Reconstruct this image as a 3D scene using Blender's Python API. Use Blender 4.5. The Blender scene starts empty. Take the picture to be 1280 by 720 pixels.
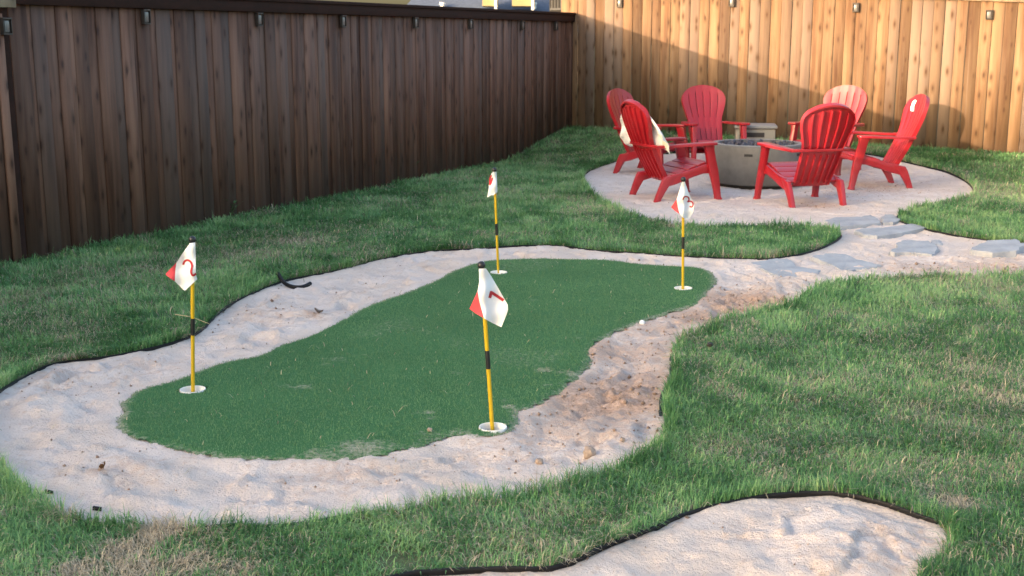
import bpy, bmesh, math, random
import numpy as np
from mathutils import Vector, Matrix

random.seed(7)
RNG = np.random.default_rng(11)
scene = bpy.context.scene
COL = scene.collection

# ------------------------------------------------------------------ camera
CAM_H = 1.55
FPX = 1520.0                       # focal length in pixels of a 1280 wide frame
PITCH = math.radians(11.6)
SP, CP = math.sin(PITCH), math.cos(PITCH)


def ray(px, py):
    u = (px - 640.0) / FPX
    v = (360.0 - py) / FPX
    return np.array([u, CP + v * SP, -SP + v * CP])


def G(px, py, z=0.0):
    """ground point (at height z) seen at a pixel"""
    d = ray(px, py)
    t = (z - CAM_H) / d[2]
    return np.array([d[0] * t, d[1] * t, z])


def at_depth(px, py, Y):
    d = ray(px, py)
    t = Y / d[1]
    return Vector((d[0] * t, Y, CAM_H + d[2] * t))


# yard frame: corner of the two fences, L runs along the left fence, B along the back fence
CORNER = np.array([0.86, 17.66])
LD = np.array([0.429, 0.903])
BD = np.array([0.903, -0.429])


def sl(x, y):
    rx, ry = x - CORNER[0], y - CORNER[1]
    return rx * BD[0] + ry * BD[1], rx * LD[0] + ry * LD[1]


def yard(s, l, z=0.0):
    p = CORNER + BD * s + LD * l
    return Vector((p[0], p[1], z))


def smooth(t):
    t = np.clip(t, 0, 1)
    return t * t * (3 - 2 * t)


def terrain(x, y):
    s, l = sl(np.asarray(x, float), np.asarray(y, float))
    amp = np.clip(0.30 - 0.026 * s, 0.06, 0.30)
    rise = amp * smooth(1 + l / 2.6)
    return rise


# ------------------------------------------------------------------ numpy noise
def vnoise(x, y, scale, seed):
    r = np.random.default_rng(seed)
    n = 256
    tab = r.random((n, n))
    fx, fy = x * scale, y * scale
    ix, iy = np.floor(fx).astype(int), np.floor(fy).astype(int)
    tx, ty = fx - ix, fy - iy
    tx, ty = tx * tx * (3 - 2 * tx), ty * ty * (3 - 2 * ty)
    a = tab[ix % n, iy % n]
    b = tab[(ix + 1) % n, iy % n]
    c = tab[ix % n, (iy + 1) % n]
    d = tab[(ix + 1) % n, (iy + 1) % n]
    return (a * (1 - tx) + b * tx) * (1 - ty) + (c * (1 - tx) + d * tx) * ty


def fbm(x, y, scale, seed, octs=4):
    v, a, tot = 0, 1.0, 0
    for o in range(octs):
        v = v + a * vnoise(x + 17.3 * o, y - 9.1 * o, scale * 2 ** o, seed + o)
        tot += a
        a *= 0.5
    return v / tot


def in_poly(x, y, poly):
    inside = np.zeros(x.shape, bool)
    n = len(poly)
    for i in range(n):
        x1, y1 = poly[i][:2]
        x2, y2 = poly[(i + 1) % n][:2]
        if y1 == y2:
            continue
        c = (y1 > y) != (y2 > y)
        xi = (x2 - x1) * (y - y1) / (y2 - y1) + x1
        inside ^= c & (x < xi)
    return inside


def poly_dist(x, y, poly, closed=True):
    d = np.full(x.shape, 1e9)
    n = len(poly)
    for i in range(n if closed else n - 1):
        x1, y1 = poly[i][:2]
        x2, y2 = poly[(i + 1) % n][:2]
        vx, vy = x2 - x1, y2 - y1
        l2 = vx * vx + vy * vy + 1e-12
        t = np.clip(((x - x1) * vx + (y - y1) * vy) / l2, 0, 1)
        d = np.minimum(d, (x - x1 - t * vx) ** 2 + (y - y1 - t * vy) ** 2)
    return np.sqrt(d)


def spline(pts, step=0.05, closed=False):
    """Catmull-Rom through points, resampled about every step metres"""
    P = [np.asarray(p[:2], float) for p in pts]
    n = len(P)
    out = []
    rng = range(n) if closed else range(n - 1)
    for i in rng:
        if closed:
            p0, p1, p2, p3 = P[i - 1], P[i], P[(i + 1) % n], P[(i + 2) % n]
        else:
            p0, p1, p2, p3 = P[max(i - 1, 0)], P[i], P[i + 1], P[min(i + 2, n - 1)]
        k = max(1, int(np.linalg.norm(p2 - p1) / step))
        for j in range(k):
            t = j / k
            out.append(0.5 * ((2 * p1) + (-p0 + p2) * t + (2 * p0 - 5 * p1 + 4 * p2 - p3) * t * t
                              + (-p0 + 3 * p1 - 3 * p2 + p3) * t ** 3))
    if not closed:
        out.append(P[-1])
    return [tuple(p) for p in out]


# ------------------------------------------------------------------ materials
def new_mat(name):
    m = bpy.data.materials.new(name)
    m.use_nodes = True
    nt = m.node_tree
    nt.nodes.clear()
    out = nt.nodes.new('ShaderNodeOutputMaterial')
    b = nt.nodes.new('ShaderNodeBsdfPrincipled')
    nt.links.new(b.outputs[0], out.inputs[0])
    return m, nt, b


def N(nt, kind, **kw):
    n = nt.nodes.new(kind)
    for k, v in kw.items():
        if k in ('inputs',):
            for kk, vv in v.items():
                n.inputs[kk].default_value = vv
        else:
            setattr(n, k, v)
    return n


def mixc(nt, fac, a, b, blend='MIX'):
    m = nt.nodes.new('ShaderNodeMix')
    m.data_type = 'RGBA'
    m.blend_type = blend
    for sock, val in ((0, fac), (6, a), (7, b)):
        if hasattr(val, 'is_output'):
            nt.links.new(val, m.inputs[sock])
        elif sock == 0:
            m.inputs[0].default_value = val
        else:
            m.inputs[sock].default_value = (*val, 1) if len(val) == 3 else val
    return m.outputs[2]


def maprange(nt, val, a, b, c=0.0, d=1.0):
    m = nt.nodes.new('ShaderNodeMapRange')
    nt.links.new(val, m.inputs[0])
    m.inputs[1].default_value, m.inputs[2].default_value = a, b
    m.inputs[3].default_value, m.inputs[4].default_value = c, d
    return m.outputs[0]


def math_node(nt, op, a, b=None):
    m = nt.nodes.new('ShaderNodeMath')
    m.operation = op
    for i, v in enumerate((a, b)):
        if v is None:
            continue
        if hasattr(v, 'is_output'):
            nt.links.new(v, m.inputs[i])
        else:
            m.inputs[i].default_value = v
    return m.outputs[0]


def objcoord(nt, scale=(1, 1, 1), offset=None):
    tc = nt.nodes.new('ShaderNodeTexCoord')
    mp = nt.nodes.new('ShaderNodeMapping')
    nt.links.new(tc.outputs['Object'], mp.inputs[0])
    mp.inputs['Scale'].default_value = scale
    if offset is not None:
        nt.links.new(offset, mp.inputs['Location'])
    return mp.outputs[0]


def noise(nt, vec, scale, detail=4, rough=0.55):
    n = nt.nodes.new('ShaderNodeTexNoise')
    if vec is not None:
        nt.links.new(vec, n.inputs['Vector'])
    n.inputs['Scale'].default_value = scale
    n.inputs['Detail'].default_value = detail
    n.inputs['Roughness'].default_value = rough
    return n.outputs['Fac']


def bump(nt, b, h, strength=0.3, dist=0.01):
    n = nt.nodes.new('ShaderNodeBump')
    n.inputs['Strength'].default_value = strength
    n.inputs['Distance'].default_value = dist
    nt.links.new(h, n.inputs['Height'])
    nt.links.new(n.outputs[0], b.inputs['Normal'])


def attr(nt, name):
    n = nt.nodes.new('ShaderNodeAttribute')
    n.attribute_name = name
    return n


def plain(name, col, rough=0.5, metal=0.0, var=0.12, scale=12, spec=0.5):
    m, nt, b = new_mat(name)
    v = objcoord(nt)
    n1 = noise(nt, v, scale)
    n2 = noise(nt, v, scale * 6)
    f = math_node(nt, 'ADD', math_node(nt, 'MULTIPLY', n1, 0.7), math_node(nt, 'MULTIPLY', n2, 0.3))
    f = maprange(nt, f, 0.3, 0.7)
    lo = tuple(c * (1 - var) for c in col)
    hi = tuple(min(1, c * (1 + var)) for c in col)
    nt.links.new(mixc(nt, f, lo, hi), b.inputs['Base Color'])
    nt.links.new(maprange(nt, f, 0, 1, max(0.02, rough - 0.08), min(1, rough + 0.08)), b.inputs['Roughness'])
    b.inputs['Metallic'].default_value = metal
    b.inputs['Specular IOR Level'].default_value = spec
    return m


def wood_mat(name, dark, mid, light, grey, grey_amt, knot_col, gloss=0.75):
    """boards run along object Z; attribute 'board' holds a random number per board, 'across' metres across the run"""
    m, nt, b = new_mat(name)
    bd = attr(nt, 'board').outputs['Fac']
    comb = nt.nodes.new('ShaderNodeCombineXYZ')
    nt.links.new(math_node(nt, 'MULTIPLY', bd, 37.0), comb.inputs[0])
    nt.links.new(math_node(nt, 'MULTIPLY', bd, 11.0), comb.inputs[1])
    nt.links.new(math_node(nt, 'MULTIPLY', bd, 53.0), comb.inputs[2])
    g = objcoord(nt, (38, 38, 1.6), comb.outputs[0])
    g2 = objcoord(nt, (9, 9, 0.7), comb.outputs[0])
    g3 = objcoord(nt, (150, 150, 5), comb.outputs[0])
    n1, n2, n3 = noise(nt, g, 1, 5, 0.6), noise(nt, g2, 1, 3), noise(nt, g3, 1, 2)
    c = mixc(nt, maprange(nt, n1, 0.32, 0.68), dark, mid)
    c = mixc(nt, maprange(nt, n2, 0.35, 0.72), c, light)
    # tone of the board
    h = nt.nodes.new('ShaderNodeTexWhiteNoise')
    h.noise_dimensions = '1D'
    nt.links.new(bd, h.inputs['W'])
    tone = maprange(nt, h.outputs['Value'], 0, 1, 0.58, 1.32)
    hs = nt.nodes.new('ShaderNodeHueSaturation')
    nt.links.new(c, hs.inputs['Color'])
    nt.links.new(tone, hs.inputs['Value'])
    c = hs.outputs[0]
    # weathered grey boards and streaks
    h2 = nt.nodes.new('ShaderNodeTexWhiteNoise')
    h2.noise_dimensions = '1D'
    nt.links.new(math_node(nt, 'ADD', bd, 3.7), h2.inputs['W'])
    gm = math_node(nt, 'MULTIPLY', maprange(nt, h2.outputs['Value'], 0.62, 0.95), grey_amt)
    gs = objcoord(nt, (60, 60, 0.9), comb.outputs[0])
    streak = maprange(nt, noise(nt, gs, 1, 3), 0.58, 0.72)
    gm = math_node(nt, 'MAXIMUM', gm, math_node(nt, 'MULTIPLY', streak, grey_amt * 0.55))
    c = mixc(nt, gm, c, grey)
    # knots
    tk = nt.nodes.new('ShaderNodeTexCoord')
    sk = nt.nodes.new('ShaderNodeSeparateXYZ')
    nt.links.new(tk.outputs['Object'], sk.inputs[0])
    ck = nt.nodes.new('ShaderNodeCombineXYZ')
    nt.links.new(math_node(nt, 'ADD', math_node(nt, 'MULTIPLY', sk.outputs[0], 9.0), math_node(nt, 'MULTIPLY', bd, 37.0)), ck.inputs[0])
    nt.links.new(math_node(nt, 'ADD', math_node(nt, 'MULTIPLY', sk.outputs[2], 3.4), math_node(nt, 'MULTIPLY', bd, 53.0)), ck.inputs[1])
    kv = ck.outputs[0]
    vo = nt.nodes.new('ShaderNodeTexVoronoi')
    vo.voronoi_dimensions = '2D'
    vo.inputs['Scale'].default_value = 1
    vo.inputs['Randomness'].default_value = 1
    nt.links.new(kv, vo.inputs['Vector'])
    kd = math_node(nt, 'ADD', vo.outputs['Distance'], math_node(nt, 'MULTIPLY', n1, 0.08))
    k = maprange(nt, kd, 0.10, 0.19, 1, 0)
    sr = nt.nodes.new('ShaderNodeSeparateColor')
    nt.links.new(vo.outputs['Color'], sr.inputs[0])
    big = maprange(nt, sr.outputs[0], 0.35, 0.6)
    k = math_node(nt, 'MULTIPLY', k, big)
    c = mixc(nt, math_node(nt, 'MULTIPLY', k, 0.85), c, knot_col)
    ring = math_node(nt, 'MULTIPLY', maprange(nt, kd, 0.19, 0.36, 0.5, 0), big)
    c = mixc(nt, ring, c, tuple(x * 0.65 for x in mid))
    # splash and dirt on the foot of the boards
    tc = nt.nodes.new('ShaderNodeTexCoord')
    sx = nt.nodes.new('ShaderNodeSeparateXYZ')
    nt.links.new(tc.outputs['Object'], sx.inputs[0])
    low = math_node(nt, 'MULTIPLY', maprange(nt, sx.outputs[2], 0.05, 0.35, 0.55, 0), maprange(nt, n2, 0.3, 0.6))
    c = mixc(nt, low, c, tuple(0.5 * (a + 0.12) for a in mid))
    nt.links.new(c, b.inputs['Base Color'])
    b.inputs['Roughness'].default_value = gloss
    b.inputs['Specular IOR Level'].default_value = 0.3
    hgt = math_node(nt, 'ADD', n1, math_node(nt, 'MULTIPLY', n3, 0.6))
    bump(nt, b, hgt, 0.35, 0.004)
    return m


M = {}
M['stained'] = wood_mat('stained_fence_wood', (0.046, 0.0195, 0.0125), (0.108, 0.048, 0.031), (0.20, 0.104, 0.070),
                        (0.120, 0.094, 0.086), 0.42, (0.012, 0.006, 0.005))
M['cedar'] = wood_mat('cedar_fence_wood', (0.088, 0.040, 0.020), (0.158, 0.086, 0.044), (0.245, 0.152, 0.086),
                      (0.215, 0.168, 0.143), 0.5, (0.036, 0.014, 0.008))
M['tan_wood'] = wood_mat('tan_fence_wood', (0.14, 0.095, 0.06), (0.21, 0.15, 0.10), (0.28, 0.21, 0.14),
                         (0.3, 0.28, 0.25), 0.4, (0.08, 0.05, 0.03))
M['stain_trim'] = plain('stained_trim_wood', (0.030, 0.0135, 0.0105), 0.8, var=0.4, scale=9, spec=0.15)


def red_plastic():
    m, nt, b = new_mat('red_plastic')
    v = objcoord(nt)
    n1 = noise(nt, v, 5, 5)
    dust = maprange(nt, noise(nt, v, 2.2, 6, 0.7), 0.45, 0.75)
    c = mixc(nt, maprange(nt, n1, 0.3, 0.7), (0.30, 0.009, 0.016), (0.375, 0.015, 0.025))
    c = mixc(nt, math_node(nt, 'MULTIPLY', dust, 0.22), c, (0.38, 0.12, 0.14))
    nt.links.new(c, b.inputs['Base Color'])
    nt.links.new(maprange(nt, dust, 0, 1, 0.30, 0.55), b.inputs['Roughness'])
    b.inputs['Specular IOR Level'].default_value = 0.6
    bump(nt, b, noise(nt, v, 260, 2), 0.12, 0.002)
    return m


M['red'] = red_plastic()
M['white_cloth'] = plain('white_flag_cloth', (0.78, 0.78, 0.80), 0.8, var=0.04, scale=30)
M['red_cloth'] = plain('red_flag_cloth', (0.62, 0.06, 0.075), 0.8, var=0.06, scale=30)
M['red_print'] = plain('red_print', (0.42, 0.018, 0.028), 0.7, var=0.08, scale=60)
M['yellow'] = plain('yellow_paint', (0.56, 0.36, 0.012), 0.35, var=0.08, scale=40)
M['black'] = plain('black_plastic', (0.012, 0.012, 0.014), 0.4, var=0.3, scale=25)
M['edging'] = plain('black_edging_plastic', (0.008, 0.008, 0.010), 0.6, var=0.5, scale=8, spec=0.25)
M['white_plastic'] = plain('white_plastic', (0.78, 0.78, 0.78), 0.4, var=0.06, scale=30)
M['concrete'] = plain('grey_fire_pit_concrete', (0.138, 0.128, 0.117), 0.62, var=0.32, scale=3)
M['concrete_rim'] = plain('pale_fire_pit_rim', (0.21, 0.205, 0.20), 0.5, var=0.15, scale=6)
M['cover'] = plain('grey_tank_cover', (0.22, 0.21, 0.185), 0.6, var=0.1, scale=5)
M['cover_lid'] = plain('grey_tank_cover_lid', (0.21, 0.21, 0.21), 0.5, var=0.1, scale=5)
M['steel'] = plain('steel_burner', (0.25, 0.25, 0.26), 0.35, 1.0, var=0.1)
M['lava'] = plain('dark_lava_rock', (0.045, 0.042, 0.055), 0.5, var=0.6, scale=18)
M['clod'] = plain('dry_soil_clod', (0.33, 0.25, 0.20), 0.95, var=0.3, scale=60)
M['leaf'] = plain('dry_brown_leaf', (0.24, 0.13, 0.06), 0.8, var=0.3, scale=60)
M['towel'] = plain('cream_towel', (0.74, 0.73, 0.74), 0.95, var=0.08, scale=14)
M['towel_band'] = plain('yellow_towel_band', (0.66, 0.62, 0.50), 0.95, var=0.1, scale=14)
M['roof'] = plain('blue_grey_shingle', (0.075, 0.095, 0.14), 0.85, var=0.35, scale=14)
M['siding'] = plain('yellow_siding', (0.34, 0.27, 0.135), 0.7, var=0.1, scale=5)
M['trim_white'] = plain('white_trim', (0.78, 0.77, 0.74), 0.5, var=0.05)
M['wall_brick'] = plain('tan_wall', (0.36, 0.28, 0.21), 0.85, var=0.2, scale=9)
M['light_body'] = plain('bronze_light_body', (0.035, 0.027, 0.024), 0.5, var=0.2, scale=30)
M['light_lens'] = plain('frosted_light_lens', (0.14, 0.135, 0.135), 0.3, var=0.15, scale=30)
M['baluster'] = plain('grey_balusters', (0.13, 0.125, 0.12), 0.6)
M['dark_gap'] = plain('dark_timber', (0.03, 0.027, 0.025), 0.8)


def stone_mat():
    m, nt, b = new_mat('blue_grey_flagstone')
    v = objcoord(nt)
    n1 = noise(nt, v, 5, 6, 0.65)
    n2 = noise(nt, v, 40, 4, 0.6)
    c = mixc(nt, maprange(nt, n1, 0.3, 0.7), (0.25, 0.265, 0.295), (0.40, 0.41, 0.44))
    c = mixc(nt, maprange(nt, n2, 0.55, 0.75, 0, 0.5), c, (0.44, 0.38, 0.33))
    nt.links.new(c, b.inputs['Base Color'])
    b.inputs['Roughness'].default_value = 0.8
    bump(nt, b, math_node(nt, 'ADD', n1, math_node(nt, 'MULTIPLY', n2, 0.3)), 0.6, 0.02)
    return m


M['stone'] = stone_mat()


def sand_mat():
    m, nt, b = new_mat('pale_sand')
    v = objcoord(nt)
    n1 = noise(nt, v, 3.5, 6, 0.6)
    n2 = noise(nt, v, 30, 5, 0.65)
    n3 = noise(nt, v, 260, 3, 0.7)
    c = mixc(nt, maprange(nt, n1, 0.3, 0.7), (0.62, 0.525, 0.485), (0.74, 0.645, 0.61))
    c = mixc(nt, maprange(nt, n2, 0.57, 0.72, 0, 0.40), c, (0.50, 0.37, 0.29))
    c = mixc(nt, maprange(nt, noise(nt, v, 1.6, 3), 0.5, 0.7, 0, 0.35), c, (0.62, 0.49, 0.40))
    d = attr(nt, 'dirt').outputs['Fac']
    dd = maprange(nt, math_node(nt, 'ADD', d, math_node(nt, 'MULTIPLY', math_node(nt, 'SUBTRACT', n2, 0.5), 1.6)), 0.14, 0.72)
    c = mixc(nt, math_node(nt, 'MULTIPLY', dd, 0.9), c, mixc(nt, maprange(nt, n2, 0.38, 0.62), (0.34, 0.215, 0.155), (0.58, 0.41, 0.33)))
    c = mixc(nt, maprange(nt, n3, 0.62, 0.75, 0, 0.4), c, (0.30, 0.22, 0.18))
    nt.links.new(c, b.inputs['Base Color'])
    b.inputs['Roughness'].default_value = 0.95
    b.inputs['Specular IOR Level'].default_value = 0.15
    n4 = noise(nt, v, 90, 4, 0.65)
    hh = math_node(nt, 'ADD', math_node(nt, 'ADD', n2, math_node(nt, 'MULTIPLY', n4, 0.6)), math_node(nt, 'MULTIPLY', n3, 0.35))
    bump(nt, b, hh, 0.8, 0.022)
    b.inputs['Subsurface Weight'].default_value = 0.0
    return m


M['sand'] = sand_mat()


def soil_mat():
    m, nt, b = new_mat('lawn_soil')
    v = objcoord(nt)
    n1 = noise(nt, v, 6, 6, 0.65)
    n2 = noise(nt, v, 60, 4, 0.7)
    c = mixc(nt, maprange(nt, n1, 0.3, 0.7), (0.06, 0.085, 0.035), (0.11, 0.12, 0.06))
    c = mixc(nt, maprange(nt, n2, 0.55, 0.75), c, (0.2, 0.165, 0.105))
    nt.links.new(c, b.inputs['Base Color'])
    b.inputs['Roughness'].default_value = 1
    bump(nt, b, n2, 0.5, 0.02)
    return m


M['soil'] = soil_mat()


def turf_mat():
    m, nt, b = new_mat('green_artificial_turf')
    v = objcoord(nt)
    n1 = noise(nt, v, 2.2, 4)
    n2 = noise(nt, v, 150, 3, 0.7)
    c = mixc(nt, maprange(nt, n1, 0.3, 0.7), (0.034, 0.115, 0.040), (0.046, 0.145, 0.052))
    c = mixc(nt, maprange(nt, n2, 0.45, 0.75, 0, 0.6), c, (0.07, 0.19, 0.075))
    d = attr(nt, 'dirt').outputs['Fac']
    n3 = noise(nt, v, 48, 5, 0.75)
    dd = maprange(nt, math_node(nt, 'ADD', d, math_node(nt, 'MULTIPLY', math_node(nt, 'SUBTRACT', n3, 0.5), 1.6)), 0.37, 0.78)
    c = mixc(nt, math_node(nt, 'MULTIPLY', dd, 0.75), c, (0.50, 0.44, 0.36))
    nt.links.new(c, b.inputs['Base Color'])
    b.inputs['Roughness'].default_value = 0.85
    b.inputs['Specular IOR Level'].default_value = 0.2
    bump(nt, b, n2, 0.8, 0.006)
    return m


M['turf'] = turf_mat()


def blade_mat(name, rough=0.6, trans=0.25):
    m, nt, b = new_mat(name)
    a = attr(nt, 'col').outputs['Color']
    nt.links.new(a, b.inputs['Base Color'])
    b.inputs['Roughness'].default_value = rough
    b.inputs['Specular IOR Level'].default_value = 0.4
    tr = nt.nodes.new('ShaderNodeBsdfTranslucent')
    nt.links.new(a, tr.inputs[0])
    mx = nt.nodes.new('ShaderNodeMixShader')
    mx.inputs[0].default_value = trans
    out = [n for n in nt.nodes if n.type == 'OUTPUT_MATERIAL'][0]
    nt.links.new(b.outputs[0], mx.inputs[1])
    nt.links.new(tr.outputs[0], mx.inputs[2])
    nt.links.new(mx.outputs[0], out.inputs[0])
    return m


M['blade'] = blade_mat('grass_blades', 0.5, 0.35)
M['turf_blade'] = blade_mat('turf_fibres', 0.8, 0.1)
M['foliage'] = blade_mat('leaf_foliage', 0.55, 0.25)
M['bark'] = plain('tree_bark', (0.09, 0.065, 0.045), 0.9, var=0.4, scale=20)


# ------------------------------------------------------------------ objects
def tag(o, label=None, cat=None, group=None, kind=None):
    if label:
        o['label'] = label
    if cat:
        o['category'] = cat
    if group:
        o['group'] = group
    if kind:
        o['kind'] = kind
    return o


def empty(name, loc, rz=0.0):
    o = bpy.data.objects.new(name, None)
    COL.objects.link(o)
    o.location = loc
    o.rotation_euler = (0, 0, rz)
    o.empty_display_size = 0.1
    return o


def mesh_obj(name, me, mat, parent=None, loc=None):
    o = bpy.data.objects.new(name, me)
    COL.objects.link(o)
    if mat is not None and len(me.materials) == 0:
        me.materials.append(mat)
    if parent is not None:
        o.parent = parent
    if loc is not None:
        o.location = loc
    return o


def from_bm(name, bm, mat, parent=None, loc=None, bevel=0.0, seg=2, smooth_deg=40):
    bmesh.ops.recalc_face_normals(bm, faces=bm.faces)
    if bevel > 0:
        es = [e for e in bm.edges if len(e.link_faces) == 2 and e.calc_face_angle(0) > math.radians(35)]
        bmesh.ops.bevel(bm, geom=es, offset=bevel, segments=seg, affect='EDGES', profile=0.5)
    me = bpy.data.meshes.new(name)
    bm.to_mesh(me)
    bm.free()
    if smooth_deg:
        for p in me.polygons:
            p.use_smooth = True
        me.set_sharp_from_angle(angle=math.radians(smooth_deg))
    return mesh_obj(name, me, mat, parent, loc)


def np_mesh(name, verts, faces_flat, loop_tot, attrs=None, smooth_faces=False):
    """fast mesh from arrays: verts (n,3), faces_flat int, loop_tot per face"""
    me = bpy.data.meshes.new(name)
    nv, nl, nf = len(verts), len(faces_flat), len(loop_tot)
    me.vertices.add(nv)
    me.vertices.foreach_set('co', np.asarray(verts, np.float32).ravel())
    me.loops.add(nl)
    me.loops.foreach_set('vertex_index', np.asarray(faces_flat, np.int32))
    me.polygons.add(nf)
    starts = np.concatenate([[0], np.cumsum(loop_tot)[:-1]]).astype(np.int32)
    me.polygons.foreach_set('loop_start', starts)
    me.polygons.foreach_set('loop_total', np.asarray(loop_tot, np.int32))
    if smooth_faces:
        me.polygons.foreach_set('use_smooth', np.ones(nf, bool))
    for an, arr in (attrs or {}).items():
        arr = np.asarray(arr, np.float32)
        if arr.ndim == 1:
            a = me.attributes.new(an, 'FLOAT', 'POINT')
            a.data.foreach_set('value', arr)
        else:
            a = me.attributes.new(an, 'FLOAT_COLOR', 'POINT')
            a.data.foreach_set('color', arr.ravel())
    me.update()
    me.validate()
    return me


def loft(bm, sections, cap=True):
    """sections: lists of points (same count); builds a tube"""
    rings = [[bm.verts.new(p) for p in s] for s in sections]
    n = len(rings[0])
    for a, b in zip(rings[:-1], rings[1:]):
        for i in range(n):
            bm.faces.new((a[i], a[(i + 1) % n], b[(i + 1) % n], b[i]))
    if cap:
        bm.faces.new(list(reversed(rings[0])))
        bm.faces.new(rings[-1])


def box(bm, c, sx, sy, sz, rot=None):
    hx, hy, hz = sx / 2, sy / 2, sz / 2
    co = [(-hx, -hy, -hz), (hx, -hy, -hz), (hx, hy, -hz), (-hx, hy, -hz), (-hx, -hy, hz), (hx, -hy, hz), (hx, hy, hz), (-hx, hy, hz)]
    vs = []
    for p in co:
        v = Vector(p)
        if rot is not None:
            v = rot @ v
        vs.append(bm.verts.new(v + Vector(c)))
    for f in ((0, 3, 2, 1), (4, 5, 6, 7), (0, 1, 5, 4), (1, 2, 6, 5), (2, 3, 7, 6), (3, 0, 4, 7)):
        bm.faces.new([vs[i] for i in f])


def tube(bm, pts, rad, n=10, cap=True):
    pts = [Vector(p) for p in pts]
    rings = []
    for i, p in enumerate(pts):
        t = (pts[min(i + 1, len(pts) - 1)] - pts[max(i - 1, 0)]).normalized()
        a = t.cross(Vector((0, 0, 1)))
        if a.length < 1e-3:
            a = t.cross(Vector((0, 1, 0)))
        a.normalize()
        b = t.cross(a).normalized()
        r = rad[i] if isinstance(rad, (list, tuple)) else rad
        rings.append([p + a * math.cos(q) * r + b * math.sin(q) * r for q in [2 * math.pi * k / n for k in range(n)]])
    loft(bm, rings, cap)


def lathe(bm, prof, n=48, center=(0, 0, 0)):
    """prof list of (r,z); r=0 ends closed"""
    rings = []
    cx, cy, cz = center
    for r, z in prof:
        if r < 1e-6:
            rings.append([bm.verts.new((cx, cy, cz + z))])
        else:
            rings.append([bm.verts.new((cx + r * math.cos(2 * math.pi * k / n), cy + r * math.sin(2 * math.pi * k / n), cz + z)) for k in range(n)])
    for a, b in zip(rings[:-1], rings[1:]):
        for k in range(n):
            q = [a[k % len(a)], a[(k + 1) % len(a)], b[(k + 1) % len(b)], b[k % len(b)]]
            u = []
            for v in q:
                if v not in u:
                    u.append(v)
            if len(u) >= 3:
                bm.faces.new(u)


def copy_tree(o, parent=None):
    c = o.copy()
    COL.objects.link(c)
    if parent is not None:
        c.parent = parent
    for ch in list(o.children):
        copy_tree(ch, c)
    return c


# ------------------------------------------------------------------ outlines on the ground
def gl(pts, z=0.0):
    return [tuple(G(px, py, z)[:2]) for px, py in pts]


PX_LAWN = [(-20, 500), (0, 482), (20, 470), (45, 457), (70, 448), (125, 443), (160, 438), (215, 425), (250, 410), (275, 386), (300, 370),
           (330, 357), (360, 346), (400, 338), (440, 330), (480, 320), (520, 313), (560, 309), (600, 308), (645, 305), (700, 305), (740, 310),
           (800, 314), (860, 318), (920, 320), (960, 320), (1000, 315), (1030, 306), (1050, 294)]
PX_TONGUE = [(1047, 286), (1028, 280), (1000, 278), (960, 277), (900, 278), (845, 276), (800, 267), (770, 256), (745, 242)]
PX_CIRC = [(732, 229), (730, 219), (740, 211), (760, 206), (790, 202), (840, 200), (910, 198), (990, 199), (1050, 203), (1100, 208), (1160, 216), (1185, 220),
           (1208, 227), (1217, 235)]
PX_RIGHT = [(1215, 241), (1200, 246), (1175, 251), (1150, 255), (1135, 260), (1124, 265), (1123, 269), (1130, 274), (1150, 280), (1165, 284), (1200, 291),
            (1240, 296), (1285, 300), (1420, 312), (1600, 322), (1720, 326)]
PX_NEAR = [(1720, 348), (1600, 345), (1450, 342), (1285, 340), (1200, 340), (1150, 340), (1105, 342), (1085, 342), (1060, 345), (1035, 349), (1020, 354), (1007, 363), (992, 372), (975, 377),
           (960, 380), (927, 388), (890, 401), (865, 411), (850, 418), (844, 428), (840, 442), (841, 455), (839, 466), (830, 483), (828, 502),
           (831, 516), (831, 528), (817, 546), (792, 563), (772, 573), (745, 581), (722, 586), (700, 597), (680, 603), (647, 608), (610, 614), (585, 612), (560, 615),
           (540, 618), (500, 627), (462, 628), (425, 634), (400, 639), (360, 645), (320, 646), (295, 643), (225, 647), (160, 643), (137, 642), (100, 638), (70, 627), (50, 613),
           (32, 603), (20, 591), (8, 578), (0, 567), (-15, 550), (-24, 525)]
LAWN = gl(PX_LAWN, 0.015)
TONGUE = gl(PX_TONGUE, 0.035)
CIRC = gl(PX_CIRC, 0.01)
RIGHT = gl(PX_RIGHT, 0.025)
NEAR = gl(PX_NEAR, 0.035)
SAND = spline(LAWN + TONGUE + CIRC + RIGHT + NEAR, 0.06, closed=True)

PX_PATCH = [(440, 736), (480, 720), (520, 712), (565, 710), (600, 709), (640, 708), (665, 709), (690, 708), (720, 698), (745, 685), (775, 671), (815, 656), (850, 639),
            (880, 630), (920, 621), (960, 615), (1000, 612), (1040, 613), (1075, 618), (1110, 627), (1150, 641), (1172, 648)]
PX_PATCH2 = [(1188, 660), (1176, 682), (1158, 700), (1146, 716), (1150, 745), (1190, 800), (1150, 860), (800, 880), (500, 840), (420, 770)]
PATCH_E = gl(PX_PATCH, 0.015)
PATCH = spline(PATCH_E + gl(PX_PATCH2, 0.03), 0.05, closed=True)

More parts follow.
